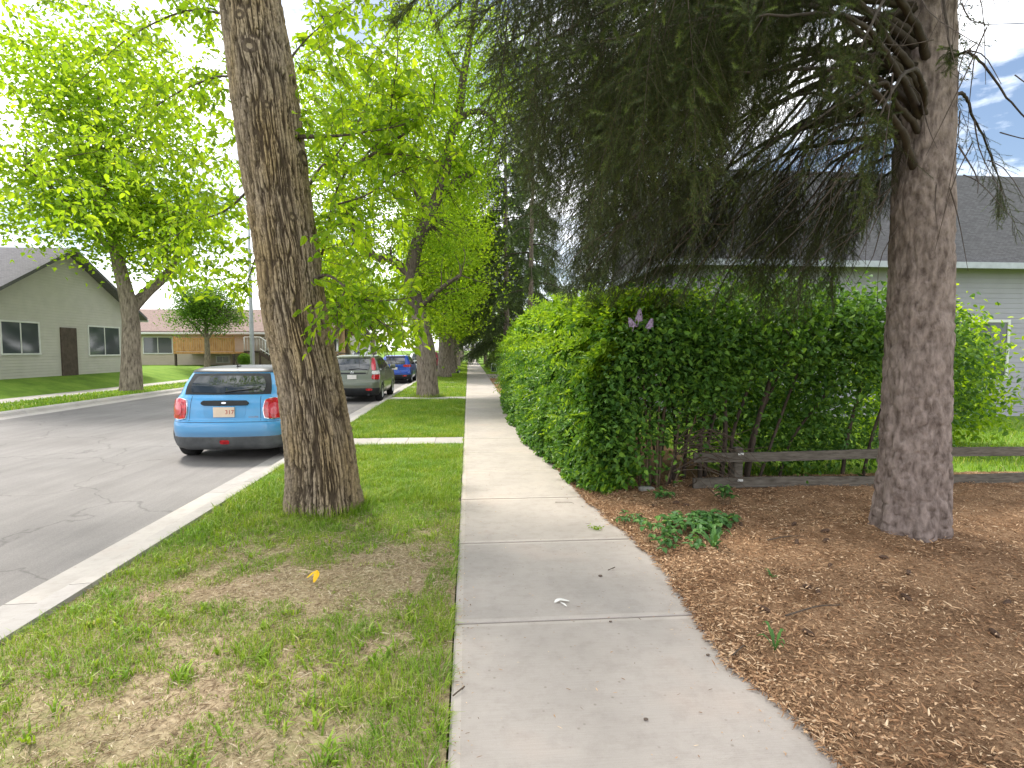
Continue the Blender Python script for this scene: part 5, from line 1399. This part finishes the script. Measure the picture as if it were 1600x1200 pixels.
# ------------------------------------------------------------------ houses
def siding(name, c, pitch=.12):
    t = NT(name); v = t.coord(); s = t.n('ShaderNodeSeparateXYZ'); t.l(v, s.inputs[0])
    fr = t.math('FRACT', t.math('DIVIDE', s.outputs['Z'], pitch))
    cc = t.ramp(t.noise(v, 2.2, 5), [(.3, tuple(x * .9 for x in c)), (.7, c)])
    return t.done(t.bsdf(cc, .7, t.bump(t.ramp(fr, [(0, (0, 0, 0)), (.08, (1, 1, 1)), (1, (.35, .35, .35))]), .6, .02), spec=.25))
def shingle(name, c):
    t = NT(name); v = t.coord(); b = t.n('ShaderNodeTexBrick'); b.inputs['Scale'].default_value = 5; b.inputs['Mortar Size'].default_value = .012
    b.inputs['Color1'].default_value = (*[x * .85 for x in c], 1); b.inputs['Color2'].default_value = (*[x * 1.15 for x in c], 1); b.inputs['Mortar'].default_value = (*[x * .5 for x in c], 1)
    mp = t.coord((1, 1.6, 1.6)); sw = t.n('ShaderNodeSeparateXYZ'); t.l(mp, sw.inputs[0]); cb = t.n('ShaderNodeCombineXYZ')
    t.l(t.math('ADD', sw.outputs['X'], sw.outputs['Y']), cb.inputs[0]); t.l(sw.outputs['Z'], cb.inputs[1]); t.l(cb.outputs[0], b.inputs['Vector'])
    return t.done(t.bsdf(b.outputs['Color'], .9, t.bump(t.noise(v, 60, 3), .4, .01), spec=.15))
M['lavender'] = siding('pale grey lavender siding', (.34, .33, .385)); M['beige'] = siding('beige siding', (.46, .395, .32)); M['pale'] = siding('pale cream siding', (.47, .45, .41)); M['peach'] = siding('peach stucco', (.52, .30, .17), 5)
M['shingle_grey'] = shingle('grey shingle', (.13, .125, .135)); M['shingle_brown'] = shingle('brown shingle', (.22, .16, .14))
M['white_trim'] = simple('white trim', (.60, .60, .59), .5, var=.06); M['cedar'] = bark_plain('cedar boards', (.40, .20, .085), (.58, .33, .15), zs=.3, sc=9, b=.3, d=.005)
M['dark_wood'] = simple('dark stained timber', (.075, .055, .045), .8, var=.3); M['pole'] = simple('galvanised pole', (.36, .38, .42), .5, metal=.2, var=.12)
t = NT('house window'); M['pane'] = t.done(t.bsdf((.05, .06, .07), .06, spec=.8))
def window(h, x0, x1, z0, z1, plane, face, name='window'):
    """window on a wall plane; face '-y' or '+x' or '-x'"""
    mp = {'-y': lambda a, d, z: (a, plane - d, z), '+x': lambda a, d, z: (plane + d, a, z), '-x': lambda a, d, z: (plane - d, a, z)}[face]
    def bx(mb, a0, a1, d0, d1, b0, b1):
        p, q = np.array(mp(a0, d0, b0)), np.array(mp(a1, d1, b1)); mb.box(np.minimum(p, q), np.maximum(p, q), bev=.006)
    mb = MB(); w = .07
    bx(mb, x0 - w, x1 + w, -.03, .035, z1, z1 + w); bx(mb, x0 - w, x1 + w, -.03, .05, z0 - w, z0); bx(mb, x0 - w, x0, -.03, .035, z0, z1); bx(mb, x1, x1 + w, -.03, .035, z0, z1); bx(mb, (x0 + x1) / 2 - .025, (x0 + x1) / 2 + .025, -.02, .028, z0, z1)
    f = mb.build(name, M['white_trim'], h)
    mb = MB(); bx(mb, x0, x1, -.02, .012, z0, z1); mb.build('pane', M['pane'], f)
def gable_house(name, label, loc, x0, x1, y0, y1, zw, zr, wall, roof, axis='x', eave=.45, zb=-.3):
    h = thing(name, label, 'house', loc)
    MB().box((x0, y0, zb), (x1, y1, zw)).build('wall', wall, h)
    mb = MB(); t_ = .16
    if axis == 'x':
        ym = (y0 + y1) / 2; k = (zr - zw) / (ym - y0)
        A = [(y0 - eave, zw - eave * k), (ym, zr), (y1 + eave, zw - eave * k)]
        V = [[x, a, b + dz] for x in (x0 - eave, x1 + eave) for dz in (.02, t_) for a, b in A]
        gab = [[x, a, b] for x in (x0, x1) for a, b in ((y0, zw), (ym, zr), (y1, zw))]
    else:
        xm = (x0 + x1) / 2; k = (zr - zw) / (xm - x0)
        A = [(x0 - eave, zw - eave * k), (xm, zr), (x1 + eave, zw - eave * k)]
        V = [[a, y, b + dz] for y in (y0 - eave, y1 + eave) for dz in (.02, t_) for a, b in A]
        gab = [[a, y, b] for y in (y0, y1) for a, b in ((x0, zw), (xm, zr), (x1, zw))]
    F = [[3, 4, 10, 9], [4, 5, 11, 10], [0, 6, 7, 1], [1, 7, 8, 2], [0, 3, 9, 6], [2, 8, 11, 5], [0, 1, 4, 3], [1, 2, 5, 4], [6, 9, 10, 7], [7, 10, 11, 8]]
    mb.add(V, F); mb.build('roof', roof, h)
    MB().add(gab[:3], [[0, 1, 2]]).build('gable', wall, h); MB().add(gab[3:], [[0, 2, 1]]).build('gable', wall, h)
    mb = MB()
    if axis == 'x':
        for s, yy in ((-1, y0 - eave), (1, y1 + eave)): mb.box((x0 - eave, yy - .05 + s * .06, zw - eave * k - .06), (x1 + eave, yy + .05 + s * .06, zw - eave * k + .08), bev=.01)
    else:
        for s, xx in ((-1, x0 - eave), (1, x1 + eave)): mb.box((xx - .05 + s * .06, y0 - eave, zw - eave * k - .06), (xx + .05 + s * .06, y1 + eave, zw - eave * k + .08), bev=.01)
    mb.build('gutter', M['white_trim'], h)
    return h
# beige bungalow behind the lamp post
h = gable_house('bungalow', 'beige bungalow with brown roof behind the grey lamp post across the street', (-17.4, 41, .5), -9, 4.6, 0, 9, 2.45, 4.15, M['beige'], M['shingle_brown'])
window(h, -.55, .25, .25, .65, 0, '-y'); window(h, -5.5, -3.6, .9, 2.0, 0, '-y')
mb = MB(); mb.tube([(3.7, -.06, 0), (3.7, -.06, 2.3)], .05, 8); mb.build('downpipe', M['white_trim'], h)
# stairs with white railing
st = MB(); lx, lz = 2.6, 1.05
st.box((1.9, -1.5, lz - .12), (3.0, -.02, lz))
for k in range(6): st.box((3.0 + k * .28, -1.45, lz - .12 - (k + 1) * .175), (3.0 + k * .28 + .30, -.25, lz - .08 - (k + 1) * .175))
for yy in (-1.48, -.22):
    V = [[3.0, yy - .03, lz - .30], [3.0, yy - .03, lz - .02], [4.75, yy - .03, -.08], [4.75, yy - .03, -.36]]; V += [[p[0], p[1] + .06, p[2]] for p in V]
    st.add(V, [[0, 1, 2, 3], [7, 6, 5, 4], [0, 4, 5, 1], [1, 5, 6, 2], [2, 6, 7, 3], [3, 7, 4, 0]])
for xx in (1.95, 2.9): st.box((xx, -1.46, -.5), (xx + .1, -1.36, lz - .12))
st.build('stairs', M['dark_wood'], h)
mb = MB()
for yy in (-1.5, -.2):
    mb.tube([(1.95, yy, lz + .95), (3.0, yy, lz + .95), (4.75, yy, -.1 + .95)], .035, 6); mb.tube([(3.0, yy, lz + .15), (4.75, yy, -.1 + .15)], .025, 6)
    for q in range(15):
        u = q / 14; x = 1.95 + 2.8 * u; z = lz if x < 3 else lz - (x - 3.0) / 1.75 * (lz + .1); mb.tube([(x, yy, z), (x, yy, z + .95)], .018 if q % 7 else .04, 5)
mb.build('railing', M['white_trim'], h)
dk = thing('deck', 'timber deck with upright cedar slat railing beside the beige bungalow', 'deck', (-17.5, 39.2, .5))
MB().box((-2.2, -.6, .85), (1.75, 1.75, .98), bev=.01).build('floor_boards', M['cedar'], dk)
for xx in (-2.1, -.2, 1.65): MB().box((xx - .06, -.58, -.6), (xx + .06, -.46, .85)).build('support_post', M['dark_wood'], dk)
mb = MB(); mb.box((-2.2, -.60, 1.86), (1.75, -.50, 1.93)); mb.box((-2.2, -.58, 1.06), (1.75, -.53, 1.12))
for q in range(27): x = -2.18 + q * .148; mb.box((x, -.625, 1.02), (x + .12, -.602, 1.86))
for xx in (-2.2, -.25, 1.65): mb.box((xx, -.598, .98), (xx + .1, -.50, 2.0))
mb.build('railing', M['cedar'], dk)
V, F = crown_geo(np.concatenate([rand_dirs(2600) * (.45 * rng.random((2600, 1)) ** .35)]), .07, .045); o = MB().add(V, F).build('foliage', M['elm_dark'])
rb = thing('round_bush', 'clipped round green bush standing by the deck of the beige bungalow', 'bush', (-14.95, 38.2, .98)); o.parent = rb
MB().tube([(0, 0, -.5), (.02, 0, -.1)], .04, 7).build('stem', M['stem_dark'], rb)
# other houses across the street
h = gable_house('house', 'pale cream house across the street nearest the camera, gable towards the road', (-22, 21, .5), -6, 4.5, 0, 9.5, 2.9, 5.4, M['pale'], M['shingle_grey'], 'x')
window(h, 1.2, 3.0, 1.0, 2.2, 4.5, '+x'); window(h, 6.0, 8.2, .9, 2.2, 4.5, '+x'); window(h, -3, -1, 1.0, 2.1, 0, '-y')
mb = MB(); mb.box((4.49, 4.2, 0), (4.56, 5.15, 2.1), bev=.01); mb.build('door', M['dark_wood'], h)
h = gable_house('house', 'peach coloured house behind the forked tree across the street', (-19, 56, .5), -6, 5.2, 0, 10, 3.0, 5.2, M['peach'], M['shingle_brown'], 'x')
window(h, 3.2, 4.4, .8, 2.0, 0, '-y'); window(h, 2, 4, 1, 2.2, 5.2, '+x')
mb = MB()
for q in range(9): mb.box((2.0 + q * .36, -1.0, -.4), (2.07 + q * .36, -.93, 2.4))
mb.box((1.9, -1.02, .2), (5.1, -.92, .3)); mb.box((1.9, -1.02, 1.2), (5.1, -.92, 1.3)); mb.box((1.9, -1.02, 2.4), (5.1, -.92, 2.5)); mb.build('trellis', M['cedar'], h)
h = gable_house('house', 'white house far across the street beyond the peach house', (-19, 76, .5), -6, 5, 0, 10, 3.2, 5.6, M['pale'], M['shingle_grey'], 'y')
window(h, -2, .5, 1, 2.3, 0, '-y'); window(h, 2, 4, 1, 2.2, 5, '+x')
# house with the steep grey mansard roof behind the spruce
h = thing('mansard_house', 'house with steep grey shingled upper storey and pale siding behind the spruce boughs', 'house', (4.55, 12.1, 0))
MB().box((.25, .35, -.3), (11, 4.6, 3.75)).build('wall', M['lavender'], h)
V = [[-.15, -.10, 3.62], [11.3, -.10, 3.62], [11.3, 5, 3.62], [-.15, 5, 3.62], [.30, .9, 5.95], [10.6, .9, 5.95], [10.6, 4.2, 5.95], [.30, 4.2, 5.95], [1, 2.2, 6.05], [10, 2.2, 6.05], [10, 3, 6.05], [1, 3, 6.05]]
MB().add(V, [[0, 1, 5, 4], [1, 2, 6, 5], [2, 3, 7, 6], [3, 0, 4, 7], [4, 5, 9, 8], [5, 6, 10, 9], [6, 7, 11, 10], [7, 4, 8, 11], [8, 9, 10, 11], [3, 2, 1, 0]]).build('roof', M['shingle_grey'], h)
mb = MB(); mb.box((-.18, -.16, 3.52), (11.33, -.1, 3.66)); mb.box((-.22, -.16, 3.52), (-.15, 5, 3.66))
mb.tube([(-.16, -.11, 3.66), (.29, .89, 5.98)], .05, 5); mb.build('gutter', M['pole'], h)
window(h, 2.0, 3.6, 1.0, 2.3, .35, '-y'); window(h, 6.5, 8.5, 1.0, 2.3, .35, '-y'); window(h, 1.6, 3.2, 1.0, 2.3, .25, '-x')
# far houses on our side
h = gable_house('house', 'house among trees on the right beyond the driveway', (10, 40, 0), -3, 8, 0, 10, 3, 5.2, M['pale'], M['shingle_brown'], 'x'); window(h, 2, 4, 1, 2.2, -3, '-x')
# lamp post
lp = thing('lamp_post', 'tall plain grey steel lamp post across the street', 'lamp post', (-12.55, 33.2, -.02))
MB().tube([(0, 0, -.1), (0, 0, 3), (0, 0, 9)], [.125, .115, .075], 20).build('pole', M['pole'], lp)
MB().tube([(0, 0, -.05), (0, 0, .25)], [.19, .17], 20).build('base', M['pole'], lp)
a = MB().tube(smooth_path([(0, 0, 8.8), (.5, 0, 9.2), (1.6, 0, 9.5), (2.2, 0, 9.5)], 14), .04, 8).build('arm', M['pole'], lp)
MB().box((2.1, -.12, 9.42), (2.75, .12, 9.54), bev=.03).build('lamp_head', M['pole'], a)

# ------------------------------------------------------------------ bird on the grass
M['black_feather'] = simple('black feathers', (.012, .013, .018), .5, var=.3); M['white_feather'] = simple('white feathers', (.72, .72, .70), .8)
bd = thing('bird', 'black bird with white side standing on the grass by the sidewalk', 'bird', (-.66, 36.6, .02), R(-40), None, 1.15)
def ell(mb, c, r, m=0, rot=0.0, n=18, k=12):
    u, v = np.meshgrid(np.arange(n) / n * 6.283, np.linspace(.001, 3.1405, k)); V = np.stack([np.cos(u) * np.sin(v) * r[0], np.sin(u) * np.sin(v) * r[1], np.cos(v) * r[2]], -1).reshape(-1, 3)
    cr, sr = math.cos(rot), math.sin(rot); V = np.stack([V[:, 0], V[:, 1] * cr - V[:, 2] * sr, V[:, 1] * sr + V[:, 2] * cr], 1) + c
    i = np.arange(k - 1)[:, None] * n; j = np.arange(n)[None, :]
    return mb.add(V, np.stack([i + j, i + n + j, i + n + (j + 1) % n, i + (j + 1) % n], -1).reshape(-1, 4), m, True)
me = bpy.data.meshes.new('body'); vs = [(0, .16, .26), (0, .13, .225), (0, .06, .17), (0, -.04, .14), (0, -.11, .12), (0, -.20, .11), (0, -.34, .10)]
me.from_pydata(vs, [(i, i + 1) for i in range(6)], []); o = bpy.data.objects.new('body', me); col.objects.link(o); o.parent = bd
o.modifiers.new('skin', 'SKIN'); sv = me.skin_vertices[0].data
for i, r in enumerate([(.030, .032), (.032, .036), (.060, .065), (.068, .07), (.05, .05), (.024, .014), (.016, .006)]): sv[i].radius = r
sv[3].use_root = True; o.modifiers.new('sub', 'SUBSURF').render_levels = 2; me.materials.append(M['black_feather'])
mb = MB(); mb.tube([(0, .185, .262), (0, .235, .25)], [.014, .002], 8); mb.build('beak', M['black_feather'], bd)
mb = MB(); ell(mb, np.array([0, .02, .125]), (.062, .075, .05)); ell(mb, np.array([.055, .0, .165]), (.022, .06, .025)); ell(mb, np.array([-.055, .0, .165]), (.022, .06, .025)); mb.build('white_patch', M['white_feather'], bd)
for sx in (-.028, .028):
    mb = MB(); mb.tube([(sx, -.0, .10), (sx, -.015, .05), (sx, 0, .0)], .006, 6)
    for a in (-.5, 0, .5): mb.tube([(sx, 0, .004), (sx + .035 * math.sin(a), .035 * math.cos(a), .002)], .004, 4)
    mb.build('leg', M['black_feather'], bd)
# utility box by the lawn shrub
bx = thing('utility_box', 'small pale utility box with dark side at the lawn edge under the pale shrub', 'utility box', (1.85, 40.2, 0))
MB().box((-.2, -.18, 0), (.2, .18, .62), bev=.03).build('cabinet', simple('pale green enamel', (.42, .48, .46), .5), bx)
MB().box((-.17, -.189, .08), (.17, -.181, .54), bev=.003).build('door', simple('dark enamel', (.06, .07, .08), .5), bx)

# ------------------------------------------------------------------ small things lying about
def lying(name, label, cat, V, F, mat, loc, rz=0, group=None, smooth=False):
    o = MB().add(V, F, 0, smooth).build(name, mat); o.location = loc; o.rotation_euler = (0, 0, rz); return tag(o, label, cat, group)
# folded yellow leaf in the grass
def strip_leaf(pts, w, thick=.0):
    P = smooth_path(pts, 14); T = np.gradient(P, axis=0); S = unit(np.cross(T, [0, 0, 1.0])); W = w * np.sin(np.linspace(.25, 2.9, 14))[:, None]
    V = np.concatenate([P - S * W, P + np.array([0, 0, .25]) * W * .5, P + S * W]); i = np.arange(13)
    return V, np.concatenate([np.stack([i, i + 1, i + 15, i + 14], 1), np.stack([i + 14, i + 15, i + 29, i + 28], 1)])
M['yellow'] = leaf_mat('yellow leaf', [(0, (.78, .46, .01)), (1, (.85, .56, .02))], .3, (1.1, 1.05, .8))
V1, F1 = strip_leaf([(-.065, .035, .012), (-.035, .045, .035), (0.0, .055, .055)], .020); V2, F2 = strip_leaf([(0.0, .055, .058), (.012, .0, .045), (.008, -.055, .014)], .020)
mb = MB().add(V1, F1).add(V2, F2); o = mb.build('fallen_leaf', M['yellow']); o.location = (-1.10, 3.93, .0); o.scale = (1, 1, 1); tag(o, 'bright yellow curled leaf lying in the patchy grass', 'leaf')
V, F = strip_leaf([(-.09, .05, .02), (-.05, .02, .03), (.03, .0, .02)], .008); lying('dry_leaf_stalk', 'bleached curled dry leaf blade just behind the yellow leaf', 'leaf', V, F, M['straw'], (-1.16, 4.02, .012))
# white torn paper on the walk
M['paper'] = simple('white paper scrap', (.74, .72, .68), .8, var=.06)
V1, F1 = strip_leaf([(-.05, .0, .004), (-.015, .022, .014), (.05, .012, .005)], .016); V2, F2 = strip_leaf([(-.012, .0, .006), (.005, -.035, .010), (.02, -.06, .004)], .007)
o = MB().add(V1, F1).add(V2, F2).build('paper_scrap', M['paper']); o.location = (.60, 3.45, .004); tag(o, 'torn white paper scrap lying on the sidewalk', 'paper scrap')
# green sprig
n = 46; Q = np.stack([rng.normal(size=n) * .028, rng.normal(size=n) * .02, .004 + .02 * rng.random(n)], 1); V, F = crown_geo(Q, .022, .012, droop=-.1, fine=True)
lying('leaf_sprig', 'small fallen green sprig lying on the sidewalk', 'sprig', V, F, M['elm'], (1.16, 4.88, .004))
# twigs and cones
def stick(label, x, y, L, a, r=.004, z=None, group=None, name='fallen_twig'):
    z = float(mulch_z(np.array([x]), np.array([y]))[0]) + .012 if z is None else z
    d = np.array([math.cos(a), math.sin(a), 0]); P = smooth_path([-d * L / 2, d * .05 + np.array([-d[1], d[0], 0]) * L * .05 + [0, 0, .006], d * L / 2], 9)
    mb = MB().tube(P, np.linspace(r, r * .5, 9), 6); o = mb.build(name, M['twig']); o.location = (x, y, z + r); return tag(o, label, 'twig', group)
stick('longest bare twig lying across the mulch on the right', 2.05, 3.05, .42, .25, .006)
stick('dark twig lying on the mulch beyond the dandelion rosette', 2.62, 4.30, .36, .2, .006)
stick('short twig overhanging the sidewalk edge near the bottom right', 1.44, 2.75, .13, .6, .005)
stick('reddish twig lying on the left edge of the sidewalk slab', -.06, 2.55, .06, .8, .004, .006)
stick('thin forked looking twig on the concrete by the hedge foot', 1.02, 5.75, .20, -.3, .003, .006)
stick('small curled twig on the concrete slab left of the mulch', 1.05, 3.95, .045, .5, .003, .006)
cone_me = None
for q in range(26):
    y = rng.uniform(2.3, 5.4); x = float(medge(y)) + .15 + 2.2 * rng.random()
    z = float(mulch_z(np.array([x]), np.array([y]))[0])
    if cone_me is None:
        n, k = 14, 13; u, v = np.meshgrid(np.arange(n) / n * 6.283, np.linspace(.05, 3.05, k)); r = np.sin(v) ** .8 * (1 + .22 * np.cos(u * 7 + v * 9 * (np.arange(k)[:, None] % 2)))
        V = np.stack([np.cos(v) * .038, np.cos(u) * r * .014, np.sin(u) * r * .014], -1).reshape(-1, 3); i = np.arange(k - 1)[:, None] * n; j = np.arange(n)[None, :]
        F = np.stack([i + j, i + n + j, i + n + (j + 1) % n, i + (j + 1) % n], -1).reshape(-1, 4)
        o = MB().add(V, F, 0, True).build('spruce_cone', simple('spruce cone', (.085, .05, .032), .85, var=.4, vs=60)); cone_me = o
    else:
        o = cone_me.copy(); col.objects.link(o)
    o.location = (x, y, z + .012); o.rotation_euler = (0, rng.normal() * .2, rng.uniform(0, 6.28)); tag(o, 'small dark brown spruce cone lying on the mulch', 'cone', 'spruce cones scattered on the mulch')
for (x, y, s, lab) in [(.95, 3.85, .014, 'dark flat pebble on the slab beyond the paper scrap'), (.78, 2.30, .010, 'small brown crumb on the nearest slab'), (1.28, 2.78, .010, 'dark pebble near the mulch edge of the nearest slab'), (.85, 3.18, .009, 'dark pebble beside the wide joint of the sidewalk')]:
    V, F = rock(None, s, s * .7, s * .4, int(x * 100)); o = MB().add(V, F, 0, True).build('pebble', simple('pebble', (.12, .09, .07), .8)); o.location = (x, y, .006); tag(o, lab, 'pebble')

# ------------------------------------------------------------------ sky, sun, camera
w = bpy.data.worlds.new('World'); scene.world = w; w.use_nodes = True; nt = w.node_tree; nt.nodes.clear()
out = nt.nodes.new('ShaderNodeOutputWorld'); bg = nt.nodes.new('ShaderNodeBackground')
sky = nt.nodes.new('ShaderNodeTexSky'); sky.sky_type = 'NISHITA'; sky.sun_disc = False
SUN_EL, SUN_AZ = R(56), R(-38)      # azimuth from +Y towards +X
sky.sun_elevation = SUN_EL; sky.sun_rotation = SUN_AZ; sky.air_density = 1.0; sky.dust_density = 1.5; sky.ozone_density = 1.0
tc = nt.nodes.new('ShaderNodeTexCoord'); mp = nt.nodes.new('ShaderNodeMapping'); mp.inputs['Scale'].default_value = (1, 1, 2.6)
nt.links.new(tc.outputs['Generated'], mp.inputs['Vector'])
nz = nt.nodes.new('ShaderNodeTexNoise'); nz.inputs['Scale'].default_value = 2.6; nz.inputs['Detail'].default_value = 8; nz.inputs['Roughness'].default_value = .6; nt.links.new(mp.outputs[0], nz.inputs['Vector'])
rp = nt.nodes.new('ShaderNodeValToRGB'); rp.color_ramp.elements[0].position = .40; rp.color_ramp.elements[1].position = .58; nt.links.new(nz.outputs['Fac'], rp.inputs[0])
nz2 = nt.nodes.new('ShaderNodeTexNoise'); nz2.inputs['Scale'].default_value = 6; nz2.inputs['Detail'].default_value = 6; nt.links.new(mp.outputs[0], nz2.inputs['Vector'])
rp2 = nt.nodes.new('ShaderNodeValToRGB'); rp2.color_ramp.elements[0].color = (14.2, 14.6, 15.4, 1); rp2.color_ramp.elements[1].color = (21, 20.8, 20.4, 1); nt.links.new(nz2.outputs['Fac'], rp2.inputs[0])
mx = nt.nodes.new('ShaderNodeMix'); mx.data_type = 'RGBA'
nt.links.new(rp.outputs[0], mx.inputs[0]); nt.links.new(sky.outputs[0], [i for i in mx.inputs if i.name == 'A' and i.type == 'RGBA'][0]); nt.links.new(rp2.outputs[0], [i for i in mx.inputs if i.name == 'B' and i.type == 'RGBA'][0])
nt.links.new([o for o in mx.outputs if o.type == 'RGBA'][0], bg.inputs['Color']); bg.inputs['Strength'].default_value = .06; nt.links.new(bg.outputs[0], out.inputs[0])
sd = bpy.data.lights.new('sun', 'SUN'); sd.energy = 2.0; sd.angle = R(10); sd.color = (1, .95, .87)
so = bpy.data.objects.new('sun', sd); col.objects.link(so)
dirv = Vector((math.sin(SUN_AZ) * math.cos(SUN_EL), math.cos(SUN_AZ) * math.cos(SUN_EL), math.sin(SUN_EL))); so.rotation_euler = dirv.to_track_quat('Z', 'Y').to_euler(); so.location = (0, 0, 30)
cd = bpy.data.cameras.new('camera'); cd.sensor_width = 36; cd.lens = 36 * FPX / 1600; cd.clip_end = 3000; cd.clip_start = .05
co = bpy.data.objects.new('camera', cd); col.objects.link(co); co.location = CAM; co.rotation_euler = (R(90) - PITCH, 0, -YAW); scene.camera = co
vs_ = scene.view_settings; vs_.view_transform = 'Standard'; vs_.look = 'None'; vs_.gamma = 1; vs_.use_curve_mapping = False; vs_.exposure = 1.6
scene.cycles.max_bounces = 7; scene.cycles.diffuse_bounces = 4; scene.cycles.transmission_bounces = 5; scene.cycles.use_denoising = True
